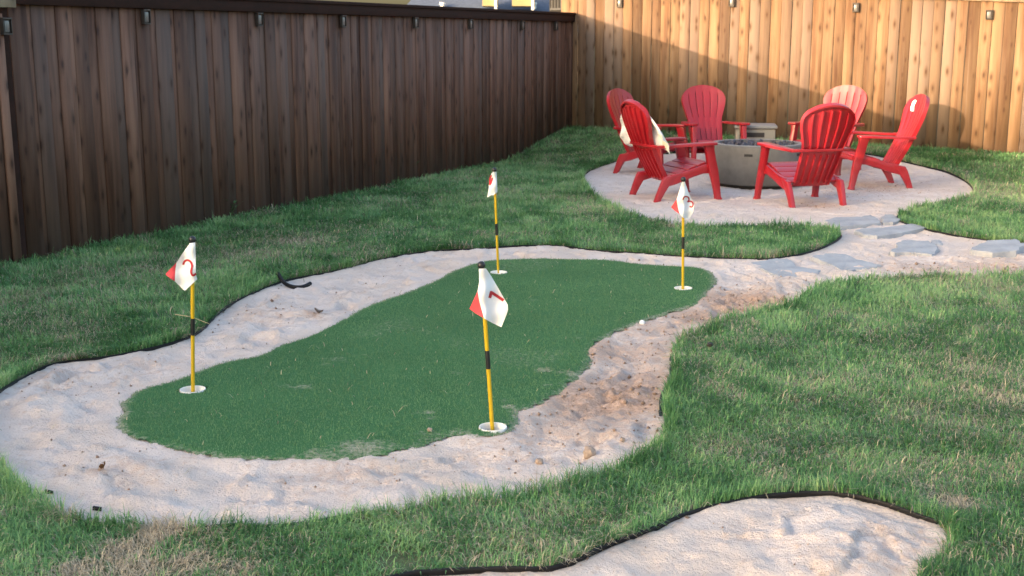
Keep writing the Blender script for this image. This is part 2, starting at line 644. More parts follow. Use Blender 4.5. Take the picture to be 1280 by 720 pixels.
PX_GREEN = [(143, 526), (150, 517), (146, 508), (160, 495), (180, 484), (215, 476), (250, 462), (280, 452), (320, 445), (350, 432), (387, 419), (427, 399),
            (460, 382), (507, 365), (540, 352), (570, 337), (607, 326), (640, 324), (672, 323), (715, 324), (760, 325), (802, 330), (852, 333), (872, 334),
            (890, 340), (898, 350), (894, 358), (880, 372), (870, 382), (855, 387), (830, 395), (800, 405), (775, 415), (760, 422), (745, 432), (738, 440),
            (742, 452), (732, 465), (715, 481), (685, 500), (667, 511), (648, 515), (650, 524), (638, 539), (612, 546), (590, 546), (560, 547), (503, 565),
            (468, 569), (414, 576), (363, 575), (301, 575), (247, 569), (200, 555), (169, 550), (148, 541)]
GREEN = spline(gl(PX_GREEN, 0.0), 0.05, closed=True)
SAND_C = spline(LAWN + TONGUE + CIRC + RIGHT + NEAR, 0.16, closed=True)
PATCH_C = spline(PATCH_E + gl(PX_PATCH2, 0.03), 0.16, closed=True)
GREEN_C = spline(gl(PX_GREEN, 0.0), 0.12, closed=True)
CUPS = [G(241, 488.5, 0.0), G(616, 535.5, 0.0), G(854, 361, 0.0), G(623.3, 341.3, 0.0)]


# ------------------------------------------------------------------ ground sheet
def spaced(lo, hi, a, b, step, far_step):
    mid = np.arange(a, b + 1e-6, step)
    left = -np.geomspace(far_step, a - lo, 14)[::-1] + a
    right = np.geomspace(far_step, hi - b, 14) + b
    return np.concatenate([left, mid, right])


def grid_mesh(xs, ys, zfun, keep=None, attrs=None, name='grid'):
    X, Y = np.meshgrid(xs, ys, indexing='xy')
    x, y = X.ravel(), Y.ravel()
    z = zfun(x, y)
    nx, ny = len(xs), len(ys)
    idx = np.arange(nx * ny).reshape(ny, nx)
    q = np.stack([idx[:-1, :-1], idx[:-1, 1:], idx[1:, 1:], idx[1:, :-1]], -1).reshape(-1, 4)
    if keep is not None:
        k = keep(x, y)
        q = q[k[q].all(1)]
    used = np.unique(q)
    remap = np.full(nx * ny, -1)
    remap[used] = np.arange(len(used))
    q = remap[q]
    v = np.stack([x[used], y[used], z[used]], -1)
    at = {k: f(x[used], y[used]) for k, f in (attrs or {}).items()}
    return np_mesh(name, v, q.ravel(), np.full(len(q), 4), at, True)


def ground_z(x, y):
    z = terrain(x, y)
    near = (np.abs(x) < 9) & (y > 1.5) & (y < 19)
    d = np.zeros_like(x)
    xi, yi = x[near], y[near]
    dip = np.zeros_like(xi)
    dmin = np.full_like(xi, 1e9)
    for poly, pc, depth in ((SAND, SAND_C, 0.09), (PATCH, PATCH_C, 0.09)):
        ins = in_poly(xi, yi, poly)
        ds = poly_dist(xi, yi, pc)
        dmin = np.minimum(dmin, ds)
        dip = np.where(ins, np.maximum(dip, depth * smooth((ds + 0.03) / 0.08)), dip)
    gi = in_poly(xi, yi, GREEN)
    dip = np.where(gi, 0.20, dip)
    lump = (fbm(xi, yi, 1.3, 91, 3) - 0.5) * 0.03
    d[near] = -dip + np.where(dip > 0, 0, lump * smooth(dmin / 0.5))
    return z + d


gx = spaced(-160, 160, -5.5, 7.5, 0.033, 0.3)
gy = spaced(-120, 220, 2.4, 18.2, 0.033, 0.3)
gm = grid_mesh(gx, gy, ground_z, name='ground')
ground = mesh_obj('ground', gm, M['soil'])
ground['kind'] = 'structure'

# ------------------------------------------------------------------ sand
DIRT = [(770, 490, 0.42, 1.0), (730, 500, 0.35, 0.8), (800, 470, 0.35, 0.7), (760, 440, 0.35, 0.7), (820, 440, 0.4, 0.55), (930, 375, 0.45, 0.9), (880, 395, 0.35, 0.8),
        (1000, 355, 0.4, 0.3), (1100, 236, 0.7, 0.35), (1050, 240, 0.4, 0.4), (790, 440, 0.6, 0.5), (740, 520, 0.5, 0.55), (830, 410, 0.5, 0.5), (680, 540, 0.35, 0.4), (1160, 335, 0.5, 0.5), (1250, 335, 0.5, 0.6), (700, 515, 0.25, 0.5), (620, 560, 0.2, 0.3),
        (160, 585, 0.2, 0.3), (130, 590, 0.08, 0.4), (395, 395, 0.08, 0.7), (420, 590, 0.25, 0.35), (330, 392, 0.3, 0.3), (60, 470, 0.25, 0.4), (180, 455, 0.3, 0.25),
        (1020, 255, 0.2, 0.5), (1130, 690, 0.3, 0.3)]


def spots(x, y, lst):
    v = np.zeros_like(x)
    for px, py, r, a in lst:
        c = G(px, py)
        d2 = ((x - c[0]) ** 2 + (y - c[1]) ** 2) / (r * r)
        v = np.maximum(v, a * np.exp(-d2 * 1.2))
    return v


RF = np.random.default_rng(5)
FOOT = []
for k in range(380):
    FOOT.append((RF.uniform(-3.2, 4.8), RF.uniform(4.6, 14.5), RF.uniform(0, math.pi), RF.uniform(0.016, 0.034)))




gcx_ = float(np.mean([p[0] for p in GREEN]))
gcy_ = float(np.mean([p[1] for p in GREEN]))


def sand_z(x, y):
    h = (fbm(x, y, 1.1, 31, 3) - 0.5) * 0.05 + (fbm(x, y, 4.0, 41, 3) - 0.5) * 0.050 + (fbm(x, y, 15, 51, 3) - 0.5) * 0.034
    wx, wy = x + 0.10 * vnoise(x, y, 5, 201), y + 0.10 * vnoise(x, y, 5, 202)
    for sc_, dp_, sd_ in ((2.6, 0.016, 203), (4.6, 0.013, 204)):              # scuffed crescents with a crisp lip
        n_ = vnoise(wx, wy * 1.5, sc_, sd_)
        t_ = (n_ - 0.5) / 0.10
        h = h + dp_ * np.where(t_ > 0, np.exp(-t_ * 0.7), -np.exp(t_ * 2.2) * 0.5) * (np.abs(n_ - 0.5) < 0.4)
    tg = poly_dist(x, y, GREEN_C)
    th = np.arctan2(y - gcy_, x - gcx_)
    h = h + (fbm(tg * 11 + 3 * vnoise(x, y, 1.2, 57), th * 2.2 + 40, 1.0, 55, 2) - 0.5) * 0.05 * smooth((tg - 0.05) / 0.15) * (tg < 1.4)
    foot = np.zeros_like(h)
    for fx, fy, a, dp in FOOT:                                   # old footprints
        u = (x - fx) * math.cos(a) + (y - fy) * math.sin(a)
        v = -(x - fx) * math.sin(a) + (y - fy) * math.cos(a)
        r = (u / 0.125) ** 2 + (v / 0.052) ** 2
        near = r < 5
        foot[near] += -dp * np.exp(-(r[near] ** 2)) + dp * 0.45 * np.exp(-((r[near] - 1.7) ** 2) * 2.5)
    h = h + np.clip(foot, -0.022, 0.014)
    d = spots(x, y, DIRT)
    h = h + d * ((fbm(x, y, 16, 61, 3) - 0.5) * 0.06 + (fbm(x, y, 42, 63, 2) - 0.5) * 0.03)
    calm = smooth((x - 1.6) / 0.8) * smooth((y - 7.6) / 0.8)
    h = h * (1 - 0.55 * np.maximum(calm, (y > 10.8) * 0.85))
    ds = np.minimum(poly_dist(x, y, SAND_C), poly_dist(x, y, PATCH_C))
    out = ~(in_poly(x, y, SAND) | in_poly(x, y, PATCH))
    h = h * (0.25 + 0.75 * smooth(ds / 0.2)) + 0.010 * smooth(1 - ds / 0.1)
    h = np.where(out, h - 0.085 * smooth(ds / 0.10), h)
    dg = poly_dist(x, y, GREEN_C)
    ing = in_poly(x, y, GREEN)
    h = h * (0.25 + 0.75 * smooth(dg / 0.16)) + 0.020 * np.exp(-(dg / 0.07) ** 2) * (0.55 + 0.9 * fbm(x, y, 9, 77, 2))
    h = np.where(ing, 0.0145 - 0.035 * smooth((dg - 0.03) / 0.05) + 0.016 * (fbm(x, y, 22, 79, 2) - 0.5), h)
    for c in CUPS:
        dc = np.sqrt((x - c[0]) ** 2 + (y - c[1]) ** 2)
        h = np.where(~ing, h + 0.010 * np.exp(-(dc / 0.10) ** 2), h)
    return terrain(x, y) - 0.018 + h


def expand_keep(poly, grow):
    def f(x, y):
        return in_poly(x, y, poly) | (poly_dist(x, y, poly) < grow)
    return f


def sand_keep(x, y):
    k = expand_keep(SAND, 0.10)(x, y)
    gi = in_poly(x, y, GREEN)
    return k & ~(gi & (poly_dist(x, y, GREEN) > 0.085))


sx = np.arange(-4.0, 7.6, 0.021)
sy = np.arange(3.5, 15.6, 0.021)
sand = mesh_obj('sand', grid_mesh(sx, sy, sand_z, sand_keep, {'dirt': lambda x, y: spots(x, y, DIRT)}, 'sand'), M['sand'])
sand['kind'] = 'structure'
sx = np.arange(-1.6, 2.4, 0.014)
sy = np.arange(2.3, 4.6, 0.014)
sand2 = mesh_obj('sand', grid_mesh(sx, sy, sand_z, expand_keep(PATCH, 0.10), {'dirt': lambda x, y: spots(x, y, DIRT)}, 'sand_patch'), M['sand'])
sand2['kind'] = 'structure'

# ------------------------------------------------------------------ putting green
TURF_DIRT = [(458.4, 559.0, 0.111, 0.43), (450.9, 562.0, 0.158, 0.68), (481.7, 560.2, 0.123, 0.48), (395.6, 568.1, 0.094, 0.58), (424.5, 575.1, 0.147, 0.36), (401.6, 573.3, 0.141, 0.56), (536.7, 515.9, 0.043, 0.67), (520.3, 516.8, 0.039, 0.44), (539.1, 523.7, 0.041, 0.52), (378.0, 485.7, 0.072, 0.6), (360.4, 484.1, 0.06, 0.47), (345.1, 483.1, 0.069, 0.34), (290.0, 516.3, 0.1, 0.23), (308.7, 513.4, 0.165, 0.18), (306.2, 512.0, 0.132, 0.19), (683.7, 482.5, 0.069, 0.43), (707.8, 476.0, 0.054, 0.34), (701.7, 481.2, 0.064, 0.37), (685.8, 464.6, 0.032, 0.68), (717.4, 469.5, 0.056, 0.78), (678.8, 462.9, 0.065, 0.71), (636.1, 509.4, 0.052, 0.73), (630.9, 501.9, 0.046, 0.45), (634.8, 509.6, 0.042, 0.4), (700.0, 466.7, 0.049, 0.55), (710.8, 466.0, 0.054, 0.57), (707.1, 465.6, 0.027, 0.47), (662.8, 372.5, 0.021, 0.52), (644.0, 381.0, 0.023, 0.54), (667.0, 375.1, 0.044, 0.52), (838.6, 387.1, 0.031, 0.5), (838.9, 391.9, 0.06, 0.52), (829.4, 385.5, 0.039, 0.42), (543.2, 468.7, 0.035, 0.26), (573.8, 465.7, 0.066, 0.35), (572.6, 466.5, 0.058, 0.44), (469.7, 395.9, 0.038, 0.47), (487.6, 404.2, 0.042, 0.41), (483.2, 401.4, 0.059, 0.38), (406.8, 456.9, 0.05, 0.48), (420.1, 450.7, 0.081, 0.49), (407.4, 450.4, 0.078, 0.28), (780.6, 327.7, 0.032, 0.35), (765.9, 326.7, 0.057, 0.58), (747.6, 321.0, 0.063, 0.3), (196.6, 516.2, 0.099, 0.31), (196.6, 520.5, 0.103, 0.21), (187.5, 518.3, 0.104, 0.31), (738.7, 425.3, 0.039, 0.26), (744.2, 424.9, 0.076, 0.4), (724.1, 423.6, 0.072, 0.38), (408.5, 458.4, 0.05, 0.27), (431.9, 453.8, 0.049, 0.33), (418.3, 454.9, 0.054, 0.27), (543.0, 546.2, 0.129, 0.45), (557.1, 548.6, 0.121, 0.32), (576.8, 542.0, 0.085, 0.55), (246.6, 568.0, 0.075, 0.47), (235.8, 561.5, 0.1, 0.33), (251.8, 569.0, 0.116, 0.25)]


def turf_z(x, y):
    e = poly_dist(x, y, GREEN)
    w = (fbm(x, y, 0.9, 71, 2) - 0.5) * 0.022
    return 0.006 + w * smooth(e / 0.4) - 0.008 * (1 - smooth(e / 0.05))


def turf_keep(x, y):
    e = poly_dist(x, y, GREEN)
    rag = (fbm(x, y, 14, 81, 3) - 0.5) * 0.07 + 0.004
    k = np.where(in_poly(x, y, GREEN), e, -e) > rag * 0.8
    for c in CUPS:
        k &= ((x - c[0]) ** 2 + (y - c[1]) ** 2) > 0.056 ** 2
    return k


def turf_dirt(x, y):
    e = poly_dist(x, y, GREEN)
    d = np.maximum(spots(x, y, TURF_DIRT), 0.6 * np.exp(-(e / 0.06) ** 2) * (0.4 + 1.2 * fbm(x, y, 2.3, 85, 2)))
    return np.maximum(d, 0.36 * smooth((fbm(x, y, 1.7, 87, 3) - 0.5) * 4))


gcx = float(np.mean([p[0] for p in GREEN]))
gcy = float(np.mean([p[1] for p in GREEN]))
green = empty('putting_green', (gcx, gcy, 0))
tag(green, 'green artificial turf putting green set in a ring of pale sand', 'putting green')
tx = np.arange(-2.4, 1.9, 0.0125)
ty = np.arange(4.0, 8.9, 0.0125)
turf_me = grid_mesh(tx, ty, turf_z, turf_keep, {'dirt': turf_dirt}, 'turf')
turf = mesh_obj('turf', turf_me, M['turf'], green)
turf.matrix_parent_inverse = Matrix.Translation((-gcx, -gcy, 0))
for c in CUPS:
    bm = bmesh.new()
    zc = float(turf_z(np.array([c[0]]), np.array([c[1]]))[0])
    lathe(bm, [(0.0, -0.10), (0.052, -0.10), (0.052, 0.000), (0.053, 0.003), (0.0565, 0.003), (0.0575, 0.000), (0.0565, -0.02), (0.0555, -0.105), (0, -0.105)], 40, (0, 0, 0))
    cup = from_bm('cup', bm, M['white_plastic'], green, (c[0] - gcx, c[1] - gcy, zc))

# fibres
n = 300000
fx = RNG.uniform(-2.4, 1.9, n)
fy = RNG.uniform(4.0, 8.9, n)
k = turf_keep(fx, fy)
fx, fy = fx[k], fy[k]


def blades(name, x, y, z, length, width, ang, lean, col, mat, parent=None, curve=0.5):
    """two segment grass blades; every input an array"""
    n = len(x)
    dx, dy = np.cos(ang), np.sin(ang)
    px, py = -dy, dx
    horiz1, vert1 = np.sin(lean * 0.6) * length * 0.5, np.cos(lean * 0.6) * length * 0.5
    l2 = np.minimum(lean * (1 + curve), 1.75)
    horiz2, vert2 = horiz1 + np.sin(l2) * length * 0.5, vert1 + np.cos(l2) * length * 0.5
    w = width * 0.5
    V = np.empty((n, 5, 3), np.float32)
    V[:, 0] = np.stack([x - px * w, y - py * w, z - 0.004], -1)
    V[:, 1] = np.stack([x + px * w, y + py * w, z - 0.004], -1)
    V[:, 2] = np.stack([x + dx * horiz1 + px * w * 0.8, y + dy * horiz1 + py * w * 0.8, z + vert1], -1)
    V[:, 3] = np.stack([x + dx * horiz1 - px * w * 0.8, y + dy * horiz1 - py * w * 0.8, z + vert1], -1)
    V[:, 4] = np.stack([x + dx * horiz2, y + dy * horiz2, z + vert2], -1)
    base = (np.arange(n) * 5)[:, None]
    loops = (base + np.array([[0, 1, 2, 3, 3, 2, 4]])).ravel()
    tot = np.tile([4, 3], n)
    C = np.ones((n, 5, 4), np.float32)
    C[:, :, :3] = col[:, None, :]
    me = np_mesh(name, V.reshape(-1, 3), loops, tot, {'col': C.reshape(-1, 4)})
    return mesh_obj(name, me, mat, parent)


nf = len(fx)
t = RNG.random(nf)[:, None]
fcol = (1 - t) * np.array([0.106, 0.215, 0.094]) + t * np.array([0.136, 0.256, 0.118])
fcol *= (0.8 + 0.4 * fbm(fx, fy, 2.5, 15, 3))[:, None]
dm = turf_dirt(fx, fy) + (RNG.random(nf) - 0.5) * 0.9
fcol = np.where((dm > 0.85)[:, None], np.array([[0.30, 0.27, 0.20]]), fcol)
fib = blades('turf_fibres', fx - gcx, fy - gcy, turf_z(fx, fy), RNG.uniform(0.007, 0.013, nf), RNG.uniform(0.0014, 0.0024, nf), RNG.uniform(0, 6.283, nf),
             RNG.uniform(0.2, 1.25, nf), fcol, M['turf_blade'], green)
fib['kind'] = 'stuff'

# ------------------------------------------------------------------ lawn
DRY_SUNLIT = [(120, 345, 0.5, 0.55), (200, 335, 0.5, 0.5), (300, 320, 0.55, 0.6), (370, 303, 0.5, 0.65), (440, 290, 0.5, 0.35), (40, 400, 0.4, 0.4), (30, 370, 0.4, 0.4),
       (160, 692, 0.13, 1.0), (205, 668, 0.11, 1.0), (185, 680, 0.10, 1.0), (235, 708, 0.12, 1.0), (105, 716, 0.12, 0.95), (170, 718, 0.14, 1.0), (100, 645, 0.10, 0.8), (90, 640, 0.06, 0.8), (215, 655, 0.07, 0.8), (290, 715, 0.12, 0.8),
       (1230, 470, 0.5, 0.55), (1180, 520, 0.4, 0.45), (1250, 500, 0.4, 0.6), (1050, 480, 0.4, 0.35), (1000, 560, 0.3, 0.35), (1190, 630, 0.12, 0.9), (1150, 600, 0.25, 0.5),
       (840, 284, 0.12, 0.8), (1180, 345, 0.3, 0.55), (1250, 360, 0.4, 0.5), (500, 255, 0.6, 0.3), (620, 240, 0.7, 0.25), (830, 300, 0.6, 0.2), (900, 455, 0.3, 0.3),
       (1150, 420, 0.6, 0.3), (620, 690, 0.25, 0.35), (700, 660, 0.3, 0.3), (1235, 240, 1.2, 0.55), (560, 640, 0.25, 0.3), (80, 450, 0.15, 0.6), (330, 690, 0.2, 0.3)]  # broad spot at far right paints sunlight into the grass; others are dry grass
BARE = [(660, 700, 0.07), (600, 702, 0.10), (500, 708, 0.12), (830, 636, 0.05), (780, 652, 0.05), (1180, 342, 0.10), (1150, 342, 0.08), (150, 630, 0.06), (95, 630, 0.06), (40, 452, 0.09), (65, 446, 0.06), (830, 285, 0.05), (840, 294, 0.04)]


def lawn_mask(x, y, margin=0.0):
    s, l = sl(x, y)
    ok = (s > 0.03) & (l < -0.03) & ~in_poly(x, y, SAND) & ~in_poly(x, y, PATCH)
    return ok


xs_, ys_ = [], []
yy = 2.7
while yy < 18.0:
    st = 0.4
    zc = yy * CP + CAM_H * SP
    half = 0.44 * zc + 0.9
    dens = 26000 * min(1.0, (4.0 / yy)) ** 1.25
    cnt = int(dens * 2 * half * st / 5)
    xs_.append(RNG.uniform(-half, half, cnt))
    ys_.append(RNG.uniform(yy, yy + st, cnt))
    c2 = int(dens * 3.5 * st / 5 * 0.5)                       # thinner just outside the frame
    xs_.append(RNG.uniform(half, half + 3.5, c2))
    ys_.append(RNG.uniform(yy, yy + st, c2))
    yy += st
for poly_, amt in ((SAND, 1.0), (PATCH, 0.8)):                 # thicker fringe along the edging
    A_ = np.array(poly_)
    B_ = np.roll(A_, -1, 0)
    ln = np.linalg.norm(B_ - A_, axis=1)
    for (ax_, ay_), (bx_, by_), l_ in zip(A_, B_, ln):
        c_ = int(l_ * 260 * amt * min(1, 5.0 / max(ay_, 3)) + RNG.random())
        t_ = RNG.random(c_)
        xs_.append(ax_ + (bx_ - ax_) * t_ + RNG.normal(0, 0.03, c_))
        ys_.append(ay_ + (by_ - ay_) * t_ + RNG.normal(0, 0.03, c_))
tx0, ty0 = np.concatenate(xs_), np.concatenate(ys_)
k = lawn_mask(tx0, ty0)
tx0, ty0 = tx0[k], ty0[k]
# tufts of five blades
nb = 5
tid = np.repeat(np.arange(len(tx0)), nb)
dist = np.repeat(ty0, nb)
sc = np.clip(dist / 5.0, 0.9, 3.0) ** 0.7
off_a = RNG.uniform(0, 6.283, len(tid))
off_r = RNG.random(len(tid)) ** 0.5 * 0.022 * sc
bx = tx0[tid] + np.cos(off_a) * off_r
by = ty0[tid] + np.sin(off_a) * off_r
bare = np.zeros(len(bx))
for px_, py_, r in BARE:
    c = G(px_, py_)
    bare = np.maximum(bare, np.exp(-(((bx - c[0]) ** 2 + (by - c[1]) ** 2) / r ** 2)))
k = lawn_mask(bx, by) & (RNG.random(len(bx)) > bare * 0.9)
bare = np.where(k, bare, 0)
# thin the sward unevenly
thin = fbm(bx, by, 5.0, 121, 3)
k &= RNG.random(len(bx)) < (0.68 + 1.0 * smooth((thin - 0.3) * 2.5))
bx, by, tid, off_a, dist, sc = bx[k], by[k], tid[k], off_a[k], dist[k], sc[k]
nbx = len(bx)
edge = np.minimum(poly_dist(bx, by, SAND_C), poly_dist(bx, by, PATCH_C))
hn = fbm(bx, by, 2.2, 131, 3)
hn2 = fbm(bx, by, 9.0, 141, 2)
sb, lb = sl(bx, by)
length = RNG.uniform(0.018, 0.050, nbx) * (0.6 + 0.5 * hn + 0.5 * hn2) * (1 + 0.35 * np.exp(-(edge / 0.06) ** 2)) * np.clip(sc, 1, 1.35)
length *= 1 + 0.7 * np.exp(-(sb / 0.12) ** 2) * RNG.random(nbx) + 0.5 * np.exp(-(lb / 0.12) ** 2)
swirl = fbm(bx, by, 1.5, 151, 2) * 12.0
ang = np.where(RNG.random(nbx) < 0.55, off_a + RNG.normal(0, 0.5, nbx), swirl + RNG.normal(0, 0.9, nbx))
lean = np.clip(np.abs(RNG.normal(1.02, 0.40, nbx)), 0.08, 1.5)
width = RNG.uniform(0.0020, 0.0042, nbx) * sc
cn = fbm(bx, by, 0.8, 161, 3)
cn2 = fbm(bx, by, 5.5, 171, 3)
t = np.clip(0.5 + (cn - 0.5) * 1.7 + (cn2 - 0.5) * 1.6 + RNG.normal(0, 0.26, nbx), 0, 1)[:, None]
gA, gB, gC = np.array([0.068, 0.180, 0.058]), np.array([0.170, 0.365, 0.132]), np.array([0.33, 0.49, 0.215])
gcol = np.where(t < 0.6, gA + (gB - gA) * (t / 0.6), gB + (gC - gB) * ((t - 0.6) / 0.4))
dry_sun = np.maximum(spots(bx, by, DRY_SUNLIT), 0.40 * smooth((fbm(bx, by, 3.1, 181, 4) - 0.50) * 4.5)) + 0.035
is_dry_sun = RNG.random(nbx) < np.where(dry_sun > 0.6, dry_sun * 1.15, dry_sun * (0.45 + 0.9 * cn2))
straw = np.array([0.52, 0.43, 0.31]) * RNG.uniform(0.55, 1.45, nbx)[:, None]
gcol = np.where(is_dry_sun[:, None], straw, gcol)
fr = 0.7 * np.exp(-(edge / 0.05) ** 2) * smooth((fbm(bx, by, 4.0, 195, 2) - 0.25) * 3)
lean = lean * (1 - 0.55 * fr)
length = length * (1 + 0.35 * fr)
lean = np.where(is_dry_sun, np.clip(lean + 0.5, 0.6, 1.56), lean)
length = np.where(is_dry_sun, length * 1.12, length)
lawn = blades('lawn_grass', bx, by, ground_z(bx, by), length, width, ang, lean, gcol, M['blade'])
tag(lawn, 'green mown lawn with straw coloured dry patches and one painted sunlit patch', 'grass', kind='stuff')

# scattered straw on sand and turf
n = 3600
x = RNG.uniform(-3, 4.6, n)
y = RNG.uniform(3.2, 10.5, n)
inS = (in_poly(x, y, SAND) | in_poly(x, y, PATCH))
ing = in_poly(x, y, GREEN)
e = np.minimum(poly_dist(x, y, SAND), poly_dist(x, y, PATCH))
k = inS & ((ing & (RNG.random(n) < 0.75)) | (~ing & (RNG.random(n) < 0.10 + 0.5 * np.exp(-e / 0.1))))
x, y, ing = x[k], y[k], ing[k]
z = np.where(ing, turf_z(x, y) + 0.014, sand_z(x, y) + 0.006)
m_ = len(x)
scol = np.array([0.42, 0.36, 0.24]) * RNG.uniform(0.5, 1.35, m_)[:, None]
st = blades('straw_clippings', x, y, z, RNG.uniform(0.015, 0.075, m_) * RNG.random(m_), RNG.uniform(0.002, 0.005, m_), RNG.uniform(0, 6.283, m_),
            RNG.uniform(1.45, 1.57, m_), scol, M['blade'], curve=0.02)
tag(st, 'loose straw clippings scattered over sand and turf', 'clippings', kind='stuff')

# crumbs of soil on the sand
n = 60000
x = RNG.uniform(-3.4, 5, n)
y = RNG.uniform(3.2, 14.5, n)
inS = (in_poly(x, y, SAND) | in_poly(x, y, PATCH)) & ~in_poly(x, y, GREEN)
pr = 0.20 * fbm(x, y, 3, 191, 3) ** 1.5 * 2 + 0.85 * spots(x, y, DIRT)
k = inS & (RNG.random(n) < pr)
x, y = x[k], y[k]
r = (RNG.gamma(1.4, 0.0011, len(x)) + 0.0009) * (1 + 1.3 * spots(x, y, DIRT))
z = sand_z(x, y) + r * 0.4
base = np.array([[1, 0, 0], [-1, 0, 0], [0, 1, 0], [0, -1, 0], [0, 0, 1], [0, 0, -1]], float)
V = base[None] * r[:, None, None] * RNG.uniform(0.6, 1.3, (len(x), 6, 1)) + RNG.normal(0, 1, (len(x), 6, 3)) * (r * 0.15)[:, None, None]
V += np.stack([x, y, z], -1)[:, None]
F = np.array([[0, 2, 4], [2, 1, 4], [1, 3, 4], [3, 0, 4], [2, 0, 5], [1, 2, 5], [3, 1, 5], [0, 3, 5]])
loops = ((np.arange(len(x)) * 6)[:, None, None] + F[None]).ravel()
tt = RNG.random(len(x))[:, None]
cc = np.ones((len(x), 6, 4))
cc[:, :, :3] = ((1 - tt) * np.array([0.24, 0.16, 0.12]) + tt * np.array([0.52, 0.38, 0.30]))[:, None]
cr = mesh_obj('soil_crumbs', np_mesh('soil_crumbs', V.reshape(-1, 3), loops, np.full(len(x) * 8, 3), {'col': cc.reshape(-1, 4)}), M['blade'])
tag(cr, 'small crumbs of reddish soil strewn over the sand', 'soil crumbs', kind='stuff')


# ------------------------------------------------------------------ landscape edging
def edging(pts, label, top=0.028, th=0.008, seed=1, bead=True):
    P = spline(pts, 0.06)
    P = np.array(P)
    r = np.random.default_rng(seed)
    nn = len(P)
    T = np.gradient(P, axis=0)
    T /= np.linalg.norm(T, axis=1)[:, None] + 1e-9
    Nn = np.stack([-T[:, 1], T[:, 0]], -1)
    wob = np.cumsum(r.normal(0, 0.002, nn))
    wob -= np.linspace(0, wob[-1], nn)
    topv = top + 0.010 * (vnoise(P[:, 0], P[:, 1], 1.6, seed) - 0.5) * 2
    zb = terrain(P[:, 0], P[:, 1])
    bm = bmesh.new()
    secs = []
    for i in range(nn):
        c = P[i] + Nn[i] * wob[i] * 0.3
        a, b = c - Nn[i] * th / 2, c + Nn[i] * th / 2
        z0, z1 = zb[i] - 0.06, zb[i] + topv[i]
        w = th * 0.5
        a2, b2 = c - Nn[i] * (th / 2 + w), c + Nn[i] * (th / 2 + w)
        secs.append([(a[0], a[1], z0), (a[0], a[1], z1 - 0.014), (a2[0], a2[1], z1 - 0.010), (a2[0], a2[1], z1 - 0.003), (a[0], a[1], z1), (b[0], b[1], z1),
                     (b2[0], b2[1], z1 - 0.003), (b2[0], b2[1], z1 - 0.010), (b[0], b[1], z1 - 0.014), (b[0], b[1], z0)])
    loft(bm, secs)
    o = from_bm('landscape_edging', bm, M['edging'])
    tag(o, label, 'edging')
    return o


edging(LAWN + TONGUE + CIRC[:7], 'long black plastic edging between the left lawn and the sand', -0.002, seed=3)
edging(CIRC[8:] + RIGHT, 'black plastic edging round the right end of the sand circle', 0.003, seed=4)
edging(NEAR, 'black plastic edging along the path and under the near lawn grass', -0.002, seed=5)
edging(PATCH_E, 'black plastic edging bordering the small sand patch in the foreground', 0.013, 0.005, seed=6)

# loose curl of edging
bm = bmesh.new()
cp = spline(gl([(347, 346), (351, 353), (358, 357.5), (368, 360), (378, 360.3), (388, 357.5)]), 0.02)
tube(bm, [(p[0], p[1], 0.018 + 0.012 * math.sin(i * 0.25)) for i, p in enumerate(cp)], 0.013, 10)
o = from_bm('edging_offcut', bm, M['edging'])
tag(o, 'loose black curl of edging lying on the sand beside the left lawn', 'edging offcut')


# ------------------------------------------------------------------ flagstones
def flagstone(pix, label, thick=0.035, seed=0, tilt=0.0):
    P = gl(pix, thick * 0.5)
    c = np.mean(np.array(P), axis=0)
    r = random.Random(seed)
    ring = []
    n = len(P)
    for i in range(n):
        a, b = np.array(P[i]), np.array(P[(i + 1) % n])
        for j in range(4):
            q = a + (b - a) * j / 4
            q = q + np.array([r.uniform(-1, 1), r.uniform(-1, 1)]) * 0.014
            ring.append(q - c)
    bm = bmesh.new()
    top, edge_, bot = [], [], []
    for q in ring:
        dz = r.uniform(-0.002, 0.002) + tilt * q[0]
        top.append(bm.verts.new((q[0] * 0.965, q[1] * 0.965, thick + dz)))
        edge_.append(bm.verts.new((q[0] * (0.99 + r.uniform(-0.012, 0.012)), q[1] * (0.99 + r.uniform(-0.012, 0.012)), thick - 0.010 + dz)))
        bot.append(bm.verts.new((q[0] * 1.0, q[1] * 1.0, -0.05)))
    m = len(ring)
    cen = bm.verts.new((0, 0, thick + 0.002))
    inner = [bm.verts.new((q[0] * 0.55, q[1] * 0.55, thick + r.uniform(-0.001, 0.005) + tilt * q[0] * .6)) for q in ring]
    for i in range(m):
        j = (i + 1) % m
        bm.faces.new((cen, inner[i], inner[j]))
        bm.faces.new((inner[i], top[i], top[j], inner[j]))
        bm.faces.new((top[i], edge_[i], edge_[j], top[j]))
        bm.faces.new((edge_[i], bot[i], bot[j], edge_[j]))
    o = from_bm('flagstone', bm, M['stone'], None, (c[0], c[1], float(terrain(c[0], c[1])) - 0.023), smooth_deg=30)
    tag(o, label, 'stepping stone', 'flagstones set in the sand path')


